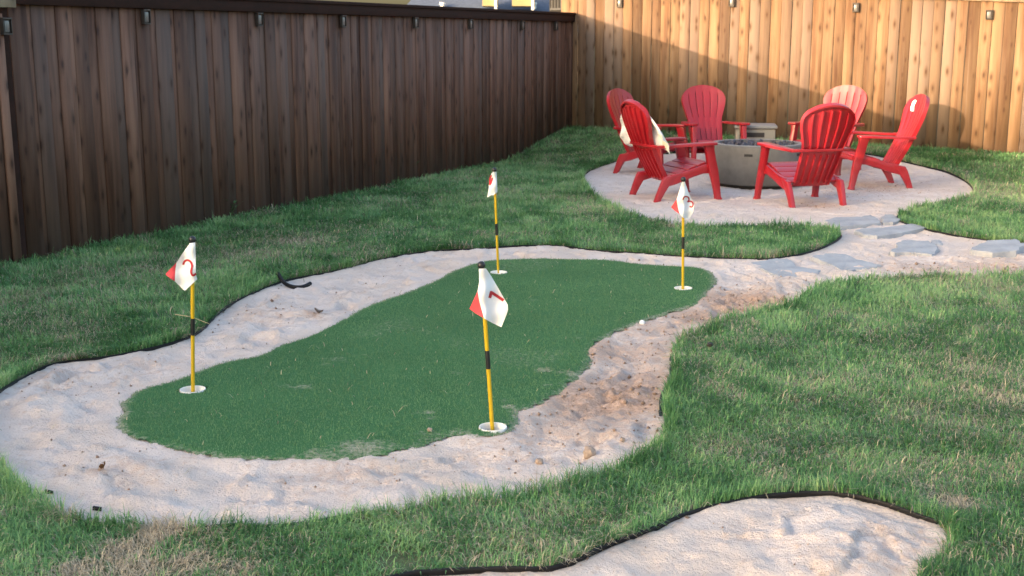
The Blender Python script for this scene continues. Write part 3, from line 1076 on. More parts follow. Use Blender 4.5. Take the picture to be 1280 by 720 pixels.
flagstone([(1031, 274), (1045, 270), (1075, 270), (1090, 267), (1099, 272), (1100, 277), (1075, 280), (1048, 282), (1038, 279)],
          'long thin flagstone nearest the sand circle, left of a small one', 0.03, 1)
flagstone([(1101, 271), (1106, 266.5), (1116, 267), (1127, 273), (1119, 276.5), (1104, 277)], 'smallest flagstone, by the tip of the right lawn', 0.03, 2)
flagstone([(1069, 287), (1080, 283.5), (1110, 283), (1125, 280), (1145, 278), (1167, 281), (1142, 287), (1120, 291), (1097, 294), (1080, 292)],
          'long flagstone in the second row from the sand circle', 0.03, 3)
flagstone([(1111, 313), (1120, 307), (1122, 301), (1133, 298), (1160, 300), (1172, 306), (1174, 311), (1165, 317), (1150, 315), (1135, 314), (1120, 315)],
          'broad flagstone alone in the middle of the path', 0.03, 4)
flagstone([(1164, 298), (1172, 297.5), (1179, 300), (1176, 304), (1167, 303)], 'half buried sliver of flagstone behind the broad middle one', 0.018, 5)
flagstone([(1211, 312), (1222, 307), (1235, 301), (1272, 300), (1281, 308), (1270, 315), (1240, 316)], 'thick raised flagstone with a broken side at the right end of the path', 0.055, 6, 0.02)
flagstone([(1276, 303), (1288, 301), (1310, 304), (1300, 311), (1280, 308)], 'flagstone cut off by the right border of the photo', 0.04, 7)
flagstone([(939, 327), (959, 322), (986, 321), (998, 331), (1025, 336), (1020, 341.5), (1002, 344.5), (979, 345.5), (964, 339), (944, 331.5)],
          'blue grey flagstone closest to the putting green', 0.028, 8)
flagstone([(1013, 319), (1031, 315), (1054, 315), (1072, 322), (1105, 330), (1084, 333.5), (1066, 336), (1051, 335.5), (1036, 328)],
          'pointed flagstone at the tip of the grass tongue', 0.028, 9)


# ------------------------------------------------------------------ flagsticks
def ribbon(bm, pts, w):
    """flat stroke in (u,v)"""
    pts = [np.array(p, float) for p in pts]
    L, R = [], []
    for i, p in enumerate(pts):
        t = pts[min(i + 1, len(pts) - 1)] - pts[max(i - 1, 0)]
        t = t / (np.linalg.norm(t) + 1e-9)
        nn = np.array([-t[1], t[0]])
        L.append(p + nn * w / 2)
        R.append(p - nn * w / 2)
    return L, R


def flagstick(base_px, ball_px, band, cloth, red, strokes, stroke_w, label, digit_label, seed, red_front=False):
    b = G(base_px[0], base_px[1], -0.015)
    Y = float(b[1])
    foot = Vector((b[0], b[1], -0.06))
    top = at_depth(ball_px[0], ball_px[1], Y)
    axis = (top - Vector(b)).normalized()
    root = empty('flagstick', (b[0], b[1], 0.0))
    tag(root, label, 'golf flag', 'numbered flagsticks on the putting green')
    O = Vector((b[0], b[1], 0.0))
    scale = (top - Vector(b)).length / math.hypot(base_px[0] - ball_px[0], base_px[1] - ball_px[1])

    def on_axis(py):
        q = at_depth(ball_px[0] + (base_px[0] - ball_px[0]) * (py - ball_px[1]) / (base_px[1] - ball_px[1]), py, Y)
        return q - O
    r = 0.0085
    foot_l = on_axis(base_px[1]) - axis * 0.085
    bm = bmesh.new()
    tube(bm, [foot_l, on_axis(ball_px[1] + 1)], r, 14)
    pole = from_bm('pole', bm, M['yellow'], root)
    bm = bmesh.new()
    p0, p1 = on_axis(band[0]), on_axis(band[1])
    tube(bm, [p0, p1], r + 0.0012, 14)
    from_bm('grip_band', bm, M['black'], pole)
    bm = bmesh.new()
    bmesh.ops.create_uvsphere(bm, u_segments=18, v_segments=12, radius=0.0165)
    kn = on_axis(ball_px[1])
    for v in bm.verts:
        v.co += kn
    tube(bm, [kn - axis * 0.022, kn - axis * 0.008], 0.011, 14)
    from_bm('knob', bm, M['black'], root)
    # cloth
    rr = random.Random(seed)
    ph = rr.uniform(0, 6)

    def depth(px, py):
        """how far the cloth stands in front (+) of the pole"""
        ax = ball_px[0] + (base_px[0] - ball_px[0]) * (py - ball_px[1]) / (base_px[1] - ball_px[1])
        du = (px - ax) * scale
        dv = (py - ball_px[1]) * scale
        wrap = 0.021 * math.exp(-(du / 0.02) ** 2)
        return wrap + 0.018 * math.sin(du * 55 + dv * 9 + ph) * min(1, abs(du) / 0.03) + 0.006 * math.sin(dv * 60 + du * 30 + ph) - 0.25 * abs(du)

    def place(px, py, extra=0.0):
        dd = depth(px, py) + extra
        return at_depth(px, py, Y - dd) - O

    def filled(name, poly, mat, extra, parent, thick=0.0012, cuts=4):
        bm = bmesh.new()
        n_ = 0
        # resample outline slightly curved
        pts = []
        m = len(poly)
        for i in range(m):
            a, c = poly[i], poly[(i + 1) % m]
            for j in range(5):
                pts.append((a[0] + (c[0] - a[0]) * j / 5, a[1] + (c[1] - a[1]) * j / 5))
        vs = [bm.verts.new((p[0], p[1], 0)) for p in pts]
        f = bm.faces.new(vs)
        bmesh.ops.triangulate(bm, faces=[f])
        for _ in range(cuts):
            le = [e for e in bm.edges if e.calc_length() > 2.2]
            if not le:
                break
            bmesh.ops.subdivide_edges(bm, edges=le, cuts=1)
            bmesh.ops.triangulate(bm, faces=bm.faces[:])
        front = {}
        src = [(v, v.co.copy()) for v in bm.verts]
        faces = [[v.index for v in f.verts] for f in bm.faces]
        bm.verts.index_update()
        faces = [[v.index for v in f.verts] for f in bm.faces]
        be = [[v.index for v in e.verts] for e in bm.edges if len(e.link_faces) == 1]
        co = [v.co.copy() for v in bm.verts]
        bm.free()
        bm = bmesh.new()
        A = [bm.verts.new(place(c.x, c.y, extra)) for c in co]
        B = [bm.verts.new(place(c.x, c.y, extra - thick)) for c in co]
        for f in faces:
            bm.faces.new([A[i] for i in f])
            bm.faces.new([B[i] for i in reversed(f)])
        for i, j in be:
            bm.faces.new((A[i], A[j], B[j], B[i]))
        return from_bm(name, bm, mat, parent, smooth_deg=60)
    fl = filled('flag', cloth, M['white_cloth'], 0.0, root)
    if red:
        rc = filled('red_corner', red, M['red_cloth'], 0.004 if red_front else -0.004, fl)
    # the printed number
    bm = bmesh.new()
    for s_ in strokes:
        pts = spline(s_, 0.8) if len(s_) > 2 else [tuple(np.array(s_[0]) + (np.array(s_[1]) - np.array(s_[0])) * q / 8) for q in range(9)]
        L, R = ribbon(bm, pts, stroke_w)
        va = [bm.verts.new(place(p[0], p[1], 0.0025)) for p in L]
        vb = [bm.verts.new(place(p[0], p[1], 0.0025)) for p in R]
        for i in range(len(pts) - 1):
            bm.faces.new((va[i], va[i + 1], vb[i + 1], vb[i]))
    from_bm('printed_number', bm, M['red_print'], fl)
    return root


flagstick((615.5, 536.5), (601.7, 331.5), (438, 461),
          [(598.6, 336), (607.5, 335.5), (614, 345), (621, 357), (629, 371), (634.6, 381), (635, 387), (633.6, 392), (630, 401), (626.7, 409), (616, 404), (605, 398), (600, 380), (597, 364), (599, 352)],
          [(598.5, 358), (596.0, 366), (591, 377), (586.7, 386), (595, 392), (606, 398.5), (604, 385), (601, 370)],
          [[(612.2, 372.5), (614.6, 364.0)], [(613.6, 365.0), (622, 370.5), (629.5, 375.6)]], 3.6,
          'nearest flagstick, leaning, white flag printed with a red 1', '1', 1)
flagstick((241.2, 490), (240.5, 299.5), (398, 419),
          [(237.3, 304), (244, 303), (244.6, 322), (245, 343), (246.7, 349), (239, 356), (231, 363.5), (224, 357), (218.5, 351.7), (219, 340), (220.3, 329), (228, 317)],
          [(221.5, 327), (214, 335), (206.7, 343), (213, 348), (220.5, 353), (221, 340)],
          [[(229.0, 331), (230.5, 327), (234, 325.2), (238, 327), (240, 331.7), (239.4, 336), (238.8, 340), (240.2, 343.8), (242.6, 344), (245, 341.8)]], 2.6,
          'leftmost flagstick, upright, white flag printed with a red 2', '2', 2)
flagstick((853.5, 362), (854.2, 224.3), (296, 311),
          [(852, 227.7), (856, 227), (860.7, 240.7), (867.8, 256), (866.5, 265), (861, 274.5), (856, 273), (852, 271), (849, 266), (847, 257), (845.8, 249), (849.5, 238)],
          [(847, 246), (843, 253), (838.8, 259), (843, 263), (850, 268), (849, 257)],
          [[(853.8, 249.8), (854.8, 246.8), (857.6, 245.6), (860.6, 247), (861.2, 250), (859.4, 252.6)], [(859.4, 252.6), (862.5, 251.4), (865.6, 253), (866.2, 256.2), (864.6, 258.8), (862, 257.8)]], 1.7,
          'flagstick standing before the chairs, white flag printed with a red 3', '3', 3)
flagstick((622.9, 342), (617.8, 212.3), (279.5, 294),
          [(615.6, 215), (620.7, 214.6), (621.3, 228), (621.8, 240), (616.7, 244), (613.3, 244.2), (609, 247), (610.4, 238), (611.6, 228), (612.4, 220.5)],
          None,
          [[(614.4, 219), (612.6, 223), (612.2, 228), (612.6, 231.6)], [(615.4, 222), (614.4, 226), (613.2, 230)]], 2.0,
          'farthest flagstick with its white flag furled, red print at its edge', '4', 4)


# ------------------------------------------------------------------ fire pit and tank cover
PITX, PITY = 2.67, 13.25
pz = float(terrain(PITX, PITY)) - 0.02
pit = empty('fire_pit', (PITX, PITY, pz), math.radians(8))
tag(pit, 'round grey concrete fire pit filled with dark lava rock', 'fire pit')
bm = bmesh.new()
lathe(bm, [(0.0, 0.04), (0.475, 0.04), (0.492, 0.045), (0.5, 0.06), (0.505, 0.25), (0.503, 0.43), (0.498, 0.447), (0.488, 0.452), (0.43, 0.452), (0.42, 0.447), (0.417, 0.435), (0.415, 0.36), (0.0, 0.36)], 72)
body = from_bm('bowl', bm, M['concrete'], pit, smooth_deg=35)
bm = bmesh.new()
lathe(bm, [(0.43, 0.4535), (0.4875, 0.4535), (0.4875, 0.460), (0.481, 0.464), (0.436, 0.464), (0.43, 0.459)], 72)
bm.faces.new  # ring closed below by the bowl rim
from_bm('rim', bm, M['concrete_rim'], pit, smooth_deg=35)
bm = bmesh.new()
lathe(bm, [(0.0, 0.0), (0.44, 0.0), (0.445, 0.01), (0.445, 0.038), (0.0, 0.038)], 48)
from_bm('base', bm, M['dark_gap'], pit)
for a0 in (-120.0, -50.0):                                 # vent slots
    bm = bmesh.new()
    secs = []
    for q in range(9):
        a = math.radians(a0 - 5 + 10 * q / 8)
        c, s = math.cos(a), math.sin(a)
        secs.append([(c * 0.495, s * 0.495, 0.352), (c * 0.5065, s * 0.5065, 0.352), (c * 0.5065, s * 0.5065, 0.378), (c * 0.495, s * 0.495, 0.378)])
    loft(bm, secs)
    from_bm('vent_slot', bm, M['dark_gap'], body)
bm = bmesh.new()
rr = random.Random(3)
for q in range(230):
    a, r_ = rr.uniform(0, 6.283), 0.40 * math.sqrt(rr.random())
    rad = rr.uniform(0.018, 0.036)
    m0 = Matrix.Translation((r_ * math.cos(a), r_ * math.sin(a), 0.405 + rr.uniform(0, 0.045))) @ Matrix.Rotation(rr.uniform(0, 3), 4, 'X') @ Matrix.Rotation(rr.uniform(0, 3), 4, 'Z')
    res = bmesh.ops.create_icosphere(bm, subdivisions=1, radius=rad, matrix=m0)
    for v in res['verts']:
        v.co += Vector((rr.uniform(-1, 1), rr.uniform(-1, 1), rr.uniform(-1, 1))) * rad * 0.25
lv = from_bm('lava_rocks', bm, M['lava'], pit, smooth_deg=0)
lv['kind'] = 'stuff'
# gas hose between pit and ground
bm = bmesh.new()
tube(bm, [(-0.47, -0.10, 0.10), (-0.53, -0.14, 0.09), (-0.56, -0.16, 0.12), (-0.53, -0.13, 0.15), (-0.49, -0.09, 0.15)], 0.010, 8)
from_bm('gas_valve', bm, M['black'], pit)

tpos = G(938, 196)
TX, TY = 2.93, 14.75
tz = float(terrain(TX, TY)) - 0.015
tank = empty('tank_cover', (TX, TY, tz), math.radians(-8))
tag(tank, 'square grey tank cover box with a dark handle slot, behind the fire pit', 'tank cover')
bm = bmesh.new()
w = 0.235
loft(bm, [[(-w, -w, 0), (w, -w, 0), (w, w, 0), (-w, w, 0)], [(-w * .97, -w * .97, 0.455), (w * .97, -w * .97, 0.455), (w * .97, w * .97, 0.455), (-w * .97, w * .97, 0.455)]])
from_bm('box_body', bm, M['cover'], tank, bevel=0.012, seg=3)
bm = bmesh.new()
w = 0.25
loft(bm, [[(-w, -w, 0.458), (w, -w, 0.458), (w, w, 0.458), (-w, w, 0.458)], [(-w, -w, 0.495), (w, -w, 0.495), (w, w, 0.495), (-w, w, 0.495)]])
from_bm('lid', bm, M['cover_lid'], tank, bevel=0.010, seg=3)
bm = bmesh.new()
box(bm, (-0.01, -0.2305, 0.385), 0.22, 0.012, 0.055)
from_bm('handle_slot', bm, M['dark_gap'], tank, bevel=0.005)
bm = bmesh.new()
box(bm, (-0.185, -0.2325, 0.36), 0.012, 0.010, 0.17)
from_bm('corner_seam', bm, M['dark_gap'], tank)


# ------------------------------------------------------------------ adirondack chair (faces +Y)
def rect(c, ax, ay, hx, hy):
    c, ax, ay = Vector(c), Vector(ax), Vector(ay)
    return [c - ax * hx - ay * hy, c + ax * hx - ay * hy, c + ax * hx + ay * hy, c - ax * hx + ay * hy]


def back_pt(u, v, off=0.0):
    """u across (metres), v 0..1 up the back; off moves along the rear normal"""
    y = -0.150 - 0.40 * v + 0.05 * v * v - 0.03 * math.sin(math.pi * v)
    z = 0.185 + 0.80 * v
    cur = 0.55 * u * u                     # hugging curve: sides come forward
    ny, nz = -0.90, -0.42
    return Vector((u, y + cur + ny * off, z + nz * off))


def half_w(v):
    # half width of the back: waist near the arms, wide shoulders, arched top
    if v < 0.42:
        return 0.185 + 0.020 * smooth(v / 0.42)
    if v < 0.80:
        return 0.205 + 0.068 * smooth((v - 0.42) / 0.38) 
    return 0.273


def make_chair(label):
    root = empty('adirondack_chair', (0, 0, 0))
    tag(root, label, 'chair', 'red chairs round the fire pit')
    red = M['red']
    # --- back rest: slats parted by real slots
    nslat = 6
    gap = 0.018
    bm = bmesh.new()
    rows_low = [0.0, 0.05, 0.12, 0.2, 0.28, 0.36, 0.40]
    rows_up = [0.46, 0.52, 0.6, 0.68, 0.76, 0.82, 0.86, 0.90, 0.94, 0.97, 1.0]
    V = rows_low + rows_up
    slot_low = (0.05, 0.36)

    def arch(u_rel):
        """top of the back at a relative u (-1..1): rounded crown"""
        a = abs(u_rel)
        return 0.80 + 0.20 * math.sqrt(max(0.0, 1 - (a ** 2.0))) if a < 1 else 0.80

    thick = 0.016

    def pt(ur, v, off):
        top = arch(ur)
        vv = v
        if v > 0.76:
            vv = 0.76 + (v - 0.76) / 0.24 * (top - 0.76)
        return back_pt(ur * float(half_w(vv)), vv, off)
    cols = []                                       # (u0,u1,kind)
    edges_u = [-1 + 2 * i / nslat for i in range(nslat + 1)]
    g = gap / 0.5
    for i in range(nslat):
        a = edges_u[i] + (g / 2 if i else 0)
        b = edges_u[i + 1] - (g / 2 if i < nslat - 1 else 0)
        for q in range(4):
            cols.append((a + (b - a) * q / 4, a + (b - a) * (q + 1) / 4, 'slat'))
        if i < nslat - 1:
            cols.append((b, edges_u[i + 1] + g / 2, 'slot'))
    us = [cols[0][0]] + [c[1] for c in cols]
    # crown of each slat
    crown = []
    for u in us:
        i = min(nslat - 1, int((u + 1) / 2 * nslat))
        m = (u + 1) / 2 * nslat - i
        crown.append(-0.004 * math.sin(math.pi * min(max(m, 0), 1)))
    F = [[bm.verts.new(pt(u, v, crown[k])) for k, u in enumerate(us)] for v in V]
    R = [[bm.verts.new(pt(u, v, crown[k] + thick)) for k, u in enumerate(us)] for v in V]

    def solid(r, c):
        if c < 0 or c >= len(cols) or r < 0 or r >= len(V) - 1:
            return False
        if cols[c][2] == 'slot':
            lo = (V[r] >= slot_low[0] - 1e-6 and V[r + 1] <= slot_low[1] + 1e-6)
            up = (V[r] >= 0.52 - 1e-6 and V[r + 1] <= 0.90 + 1e-6)
            return not (lo or up)
        return True
    for r in range(len(V) - 1):
        for c in range(len(cols)):
            if not solid(r, c):
                continue
            bm.faces.new((F[r][c], F[r][c + 1], F[r + 1][c + 1], F[r + 1][c]))
            bm.faces.new((R[r][c], R[r + 1][c], R[r + 1][c + 1], R[r][c + 1]))
            if not solid(r, c - 1):
                bm.faces.new((F[r][c], F[r + 1][c], R[r + 1][c], R[r][c]))
            if not solid(r, c + 1):
                bm.faces.new((F[r][c + 1], R[r][c + 1], R[r + 1][c + 1], F[r + 1][c + 1]))
            if not solid(r - 1, c):
                bm.faces.new((F[r][c], R[r][c], R[r][c + 1], F[r][c + 1]))
            if not solid(r + 1, c):
                bm.faces.new((F[r + 1][c], F[r + 1][c + 1], R[r + 1][c + 1], R[r + 1][c]))
    back = from_bm('backrest', bm, red, root, smooth_deg=35)
    # ribs and rim behind
    for i in range(1, nslat):
        for side in (0,):
            u = edges_u[i]
            bm = bmesh.new()
            for lo, hi in ((0.04, 0.395), (0.47, 0.925)):
                secs = []
                for q in range(9):
                    v = lo + (hi - lo) * q / 8
                    d = 0.022
                    c0 = pt(u - g * 0.72, v, thick - 0.002)
                    c1 = pt(u + g * 0.72, v, thick - 0.002)
                    c2 = pt(u + g * 0.72, v, thick + d)
                    c3 = pt(u - g * 0.72, v, thick + d)
                    secs.append([c0, c1, c2, c3])
                loft(bm, secs)
            from_bm('back_rib', bm, red, back, smooth_deg=35)
    bm = bmesh.new()
    path = [(-1, v) for v in [0.02 + 0.76 * q / 14 for q in range(15)]]
    path += [(math.sin(a), 1.0) for a in [math.radians(-84 + 168 * q / 24) for q in range(25)]]
    path += [(1, v) for v in [0.78 - 0.76 * q / 14 for q in range(15)]]
    secs = []
    for ur, v in path:
        o_ = pt(ur, v, 0.002)
        rr_ = pt(ur, v, thick + 0.026)
        inn = 0.965 if v < 0.99 else 0.97
        oi = pt(ur * inn, v if v < 0.99 else 0.975, 0.004)
        ri = pt(ur * inn, v if v < 0.99 else 0.975, thick + 0.026)
        secs.append([o_, rr_, ri, oi])
    loft(bm, secs)
    from_bm('back_rim', bm, red, back, smooth_deg=40)
    # cross brace behind the back at arm height
    bm = bmesh.new()
    secs = []
    for q in range(13):
        u = -0.300 + 0.60 * q / 12
        c = back_pt(max(-0.2, min(0.2, u)), 0.435, thick + 0.022)
        yy_ = c.y if abs(u) < 0.2 else c.y + (abs(u) - 0.2) * 0.25
        secs.append([(u, yy_ - 0.014, 0.525), (u, yy_ + 0.014, 0.525), (u, yy_ + 0.014, 0.553), (u, yy_ - 0.014, 0.553)])
    loft(bm, secs)
    from_bm('back_brace', bm, red, root, bevel=0.004)
    # --- seat: slats across, dipping to the back, rolled front
    prof = [(0.300, 0.300), (0.300, 0.350), (0.262, 0.372), (0.20, 0.366), (0.10, 0.336), (0.0, 0.300), (-0.10, 0.262), (-0.19, 0.232)]
    seat = None
    bm = bmesh.new()

    def prof_at(t):
        f = t * (len(prof) - 1)
        i = min(int(f), len(prof) - 2)
        q = f - i
        return Vector((0, prof[i][0] + (prof[i + 1][0] - prof[i][0]) * q, prof[i][1] + (prof[i + 1][1] - prof[i][1]) * q))
    spans = [(0.0, 0.37), (0.385, 0.54), (0.555, 0.69), (0.705, 0.84), (0.855, 1.0)]
    for a, b in spans:
        secs = []
        steps = 8 if a == 0 else 4
        for q in range(steps + 1):
            t_ = a + (b - a) * q / steps
            p = prof_at(t_)
            tg = (prof_at(min(1, t_ + 0.02)) - prof_at(max(0, t_ - 0.02))).normalized()
            nn = Vector((0, -tg.z, tg.y))
            if nn.z < 0:
                nn = -nn
            cr_ = 0.004 * math.sin(math.pi * q / steps)
            hw = 0.262
            secs.append([p + Vector((-hw, 0, 0)) + nn * cr_, p + Vector((hw, 0, 0)) + nn * cr_, p + Vector((hw, 0, 0)) - nn * 0.018, p + Vector((-hw, 0, 0)) - nn * 0.018])
        loft(bm, secs)
    seat = from_bm('seat', bm, red, root, bevel=0.003, seg=1)
    for s in (-1, 1):
        # front leg: broad at the arm, narrow at the foot, foot turned out
        bm = bmesh.new()
        secs = []
        for z, y, x, hy, hx in ((0.0, 0.335, 0.318, 0.036, 0.030), (0.012, 0.333, 0.317, 0.034, 0.028), (0.03, 0.328, 0.316, 0.029, 0.024), (0.16, 0.305, 0.312, 0.036, 0.024), (0.30, 0.272, 0.305, 0.050, 0.024), (0.40, 0.248, 0.303, 0.047, 0.024),
                                (0.50, 0.225, 0.303, 0.046, 0.026), (0.54, 0.214, 0.303, 0.056, 0.030)):
            secs.append(rect((s * x, y, z), (1, 0, 0), (0, 1, 0), hx, hy))
        loft(bm, secs)
        from_bm('front_leg', bm, red, root, bevel=0.006)
        # side rail sweeping into the rear leg
        bm = bmesh.new()
        secs = []
        for y, z, hz, x in ((0.275, 0.310, 0.046, 0.284), (0.18, 0.305, 0.045, 0.283), (0.08, 0.278, 0.044, 0.281), (-0.02, 0.245, 0.046, 0.279), (-0.10, 0.222, 0.052, 0.277), (-0.19, 0.205, 0.056, 0.275)):
            secs.append(rect((s * x, y, z), (1, 0, 0), (0, 0.25, 1), 0.016, hz))
        loft(bm, secs)
        from_bm('side_rail', bm, red, root, bevel=0.005)
        bm = bmesh.new()
        secs = []
        for y, z, hy, x, hx in ((-0.320, 0.0, 0.034, 0.268, 0.026), (-0.316, 0.015, 0.032, 0.268, 0.024), (-0.285, 0.08, 0.040, 0.270, 0.023), (-0.248, 0.15, 0.052, 0.273, 0.022), (-0.21, 0.21, 0.066, 0.276, 0.0215), (-0.185, 0.25, 0.066, 0.277, 0.0215)):
            secs.append(rect((s * x, y, z), (1, 0, 0), (0, 1, 0.18), hx, hy))
        loft(bm, secs)
        from_bm('rear_leg', bm, red, root, bevel=0.006)
        # arm rest: paddle shaped
        bm = bmesh.new()
        secs = []
        for y, hw, z, x in ((-0.335, 0.026, 0.548, 0.272), (-0.22, 0.032, 0.553, 0.287), (-0.08, 0.045, 0.560, 0.303), (0.08, 0.058, 0.567, 0.313), (0.20, 0.064, 0.571, 0.316), (0.262, 0.060, 0.572, 0.316), (0.285, 0.046, 0.571, 0.314)):
            secs.append([(s * x - hw, y, z - 0.028), (s * x + hw, y, z - 0.028), (s * x + hw, y, z - 0.004), (s * x + hw * 0.88, y, z), (s * x - hw * 0.88, y, z), (s * x - hw, y, z - 0.004)])
        loft(bm, secs)
        from_bm('armrest', bm, red, root, bevel=0.004)
    return root


CHAIRS = [  # x, y, heading x, heading y, label
    (1.62, 12.19, 0.93, 0.36, 'red chair seen from behind with a pale towel hung on its back'),
    (1.645, 14.39, 0.80, -0.60, 'red chair farthest left, standing behind the one with the towel'),
    (2.40, 14.62, 0.13, -0.99, 'red chair facing the camera, left of the grey tank cover'),
    (3.68, 14.27, -0.65, -0.76, 'red chair whose top shows above the nearest chair back, facing the fire pit'),
    (3.90, 13.15, -0.99, -0.06, 'red chair farthest right with a white sticker on its back'),
    (2.83, 11.80, -0.25, 0.97, 'nearest red chair, its ribbed back turned to the camera, right of the fire pit'),
]
proto = make_chair(CHAIRS[0][4])
chair_objs = []
for i, (cx, cy, hx, hy, lab) in enumerate(CHAIRS):
    c = proto if i == 0 else copy_tree(proto)
    c.location = (cx, cy, float(terrain(cx, cy)) - 0.018)
    c.rotation_euler = (0, 0, math.atan2(hy, hx) - math.pi / 2)
    c['label'] = lab
    chair_objs.append(c)
# sticker on the rightmost chair
bm = bmesh.new()
sv = []
for ur, v in ((-0.09, 0.83), (-0.035, 0.845), (-0.025, 0.90), (-0.035, 0.95), (-0.085, 0.945), (-0.10, 0.885)):
    pass
for uu, v in ((0.050, 0.76), (0.120, 0.76), (0.150, 0.80), (0.150, 0.88), (0.115, 0.915), (0.070, 0.90), (0.085, 0.83)):
    sv.append(bm.verts.new(back_pt(uu, v, -0.0085)))
fb = bm.faces.new(sv)
ex = bmesh.ops.extrude_face_region(bm, geom=[fb])
for v in [g_ for g_ in ex['geom'] if isinstance(g_, bmesh.types.BMVert)]:
    v.co += Vector((0, 0.0015, 0.0006))
from_bm('sticker', bm, M['white_plastic'], chair_objs[4], smooth_deg=0)


# towel lying over the front of the towel chair's back
def towel(chair):
    mw = Matrix.Translation(chair.location) @ Matrix.Rotation(chair.rotation_euler[2], 4, 'Z')
    bm = bmesh.new()
    nu, nv = 40, 34
    A, B = [], []
    for j in range(nv + 1):
        v = j / nv
        ra, rb = [], []
        for i in range(nu + 1):
            t = i / nu
            # left edge falls straight, right edge swings out over the arm
            vv = 0.36 + 0.60 * v
            lo = -0.430 - 0.05 * math.sin(v * 4)
            hi = 0.345 + 0.035 * (1 - v)
            u = lo + (hi - lo) * t
            topcut = 0.965 - 0.20 * (abs(u) / 0.40) ** 2.0 if u < 0 else 0.965 - 0.42 * (u / 0.40) ** 2.0
            vv = 0.40 + (topcut - 0.40) * v
            out = max(0.0, abs(u) - 0.235)
            fold = 0.010 * math.sin(u * 26 + 5 * v) + 0.012 * math.sin(u * 13 + 8 * v + 1) + 0.008 * math.sin(v * 15 + u * 9)
            p = back_pt(max(-0.26, min(0.26, u)), vv, -0.030 - fold)
            p.x = u
            p.y += -0.15 * out + 0.07 * max(0, u - 0.1) * (1 - v) * 2
            p.z += -0.25 * out + 0.05 * math.sin(v * 3.1) * max(0, u - 0.12) * 3
            ra.append(p)
            rb.append(p + Vector((0, 0.012, 0.004)))
        A.append(ra)
        B.append(rb)
    VA = [[bm.verts.new(p) for p in r_] for r_ in A]
    VB = [[bm.verts.new(p) for p in r_] for r_ in B]
    for j in range(nv):
        for i in range(nu):
            bm.faces.new((VA[j][i], VA[j + 1][i], VA[j + 1][i + 1], VA[j][i + 1]))
            bm.faces.new((VB[j][i], VB[j][i + 1], VB[j + 1][i + 1], VB[j + 1][i]))
    for j in range(nv):
        bm.faces.new((VA[j][0], VB[j][0], VB[j + 1][0], VA[j + 1][0]))
        bm.faces.new((VA[j][nu], VA[j + 1][nu], VB[j + 1][nu], VB[j][nu]))
    for i in range(nu):
        bm.faces.new((VA[0][i], VA[0][i + 1], VB[0][i + 1], VB[0][i]))
        bm.faces.new((VA[nv][i], VB[nv][i], VB[nv][i + 1], VA[nv][i + 1]))
    o = from_bm('towel', bm, M['towel'], None, smooth_deg=80)
    me = o.data
    me.materials.append(M['towel_band'])
    for p in me.polygons:
        c = p.center
        if c.x > 0.27 and c.z < 0.66:
            p.material_index = 1
    o.matrix_world = mw
    tag(o, 'crumpled white and cream towel hung over the back of a red chair', 'towel')


towel(chair_objs[0])


# ------------------------------------------------------------------ small things on the ground
def blob(name, px, py, r, mat, label, cat, squash=0.7, z=None, seed=0, jag=0.25, sub=2):
    p = G(px, py)
    bm = bmesh.new()
    bmesh.ops.create_icosphere(bm, subdivisions=sub, radius=r)
    q = random.Random(seed)
    for v in bm.verts:
        v.co *= 1 + q.uniform(-jag, jag)
        v.co.z *= squash
    zz = float(sand_z(np.array([p[0]]), np.array([p[1]]))[0]) if z is None else z
    o = from_bm(name, bm, mat, None, (p[0], p[1], zz + r * squash * 0.6), smooth_deg=50)
    tag(o, label, cat)
    return o


blob('soil_clod', 736, 566, 0.024, M['clod'], 'biggest tan soil clod on the sand near the nearest flagstick', 'clod', 0.95, seed=1)
blob('soil_clod', 674, 572, 0.016, M['clod'], 'small tan soil clod left of the biggest clod', 'clod', 0.8, seed=2)
blob('soil_clod', 778, 553, 0.010, M['clod'], 'little reddish clod close to the near lawn', 'clod', 0.9, seed=5)
blob('pebble', 537, 542, 0.010, M['clod'], 'tan pebble lying on the near rim of the turf', 'pebble', 0.8, z=0.012, seed=3)
bm = bmesh.new()
bmesh.ops.create_uvsphere(bm, u_segments=24, v_segments=16, radius=0.0150)
p = G(802.5, 405.5)
o = from_bm('golf_ball', bm, M['white_plastic'], None, (p[0], p[1], float(sand_z(np.array([p[0]]), np.array([p[1]]))[0]) + 0.006), smooth_deg=80)
tag(o, 'small white ball resting at the edge of the turf', 'golf ball')


def leaf(px, py, size, mat, label, seed):
    p = G(px, py)
    q = random.Random(seed)
    bm = bmesh.new()
    L_, R_, C_ = [], [], []
    for i in range(7):
        t = i / 6
        w_ = size * 0.35 * math.sin(math.pi * min(1, t * 0.95 + 0.03))
        x_ = (t - 0.5) * size
        zc_ = 0.010 * math.sin(t * 5 + seed)
        L_.append(bm.verts.new((x_, w_, zc_ + 0.010)))
        C_.append(bm.verts.new((x_, 0, zc_)))
        R_.append(bm.verts.new((x_, -w_, zc_ + 0.014)))
    for i in range(6):
        bm.faces.new((L_[i], L_[i + 1], C_[i + 1], C_[i]))
        bm.faces.new((C_[i], C_[i + 1], R_[i + 1], R_[i]))
    ex_ = bmesh.ops.solidify(bm, geom=bm.faces[:], thickness=0.0015)
    o = from_bm('dry_leaf', bm, mat, None, (p[0], p[1], float(sand_z(np.array([p[0]]), np.array([p[1]]))[0]) + 0.006), smooth_deg=50)
    o.rotation_euler = (q.uniform(-.3, .3), q.uniform(-.3, .3), q.uniform(0, 3))
    tag(o, label, 'leaf')


leaf(129, 590, 0.042, M['leaf'], 'curled brown leaf on the sand below the leftmost flagstick', 1)
leaf(398, 395, 0.05, M['clod'], 'tan dry leaf on the sand between left lawn and turf', 2)


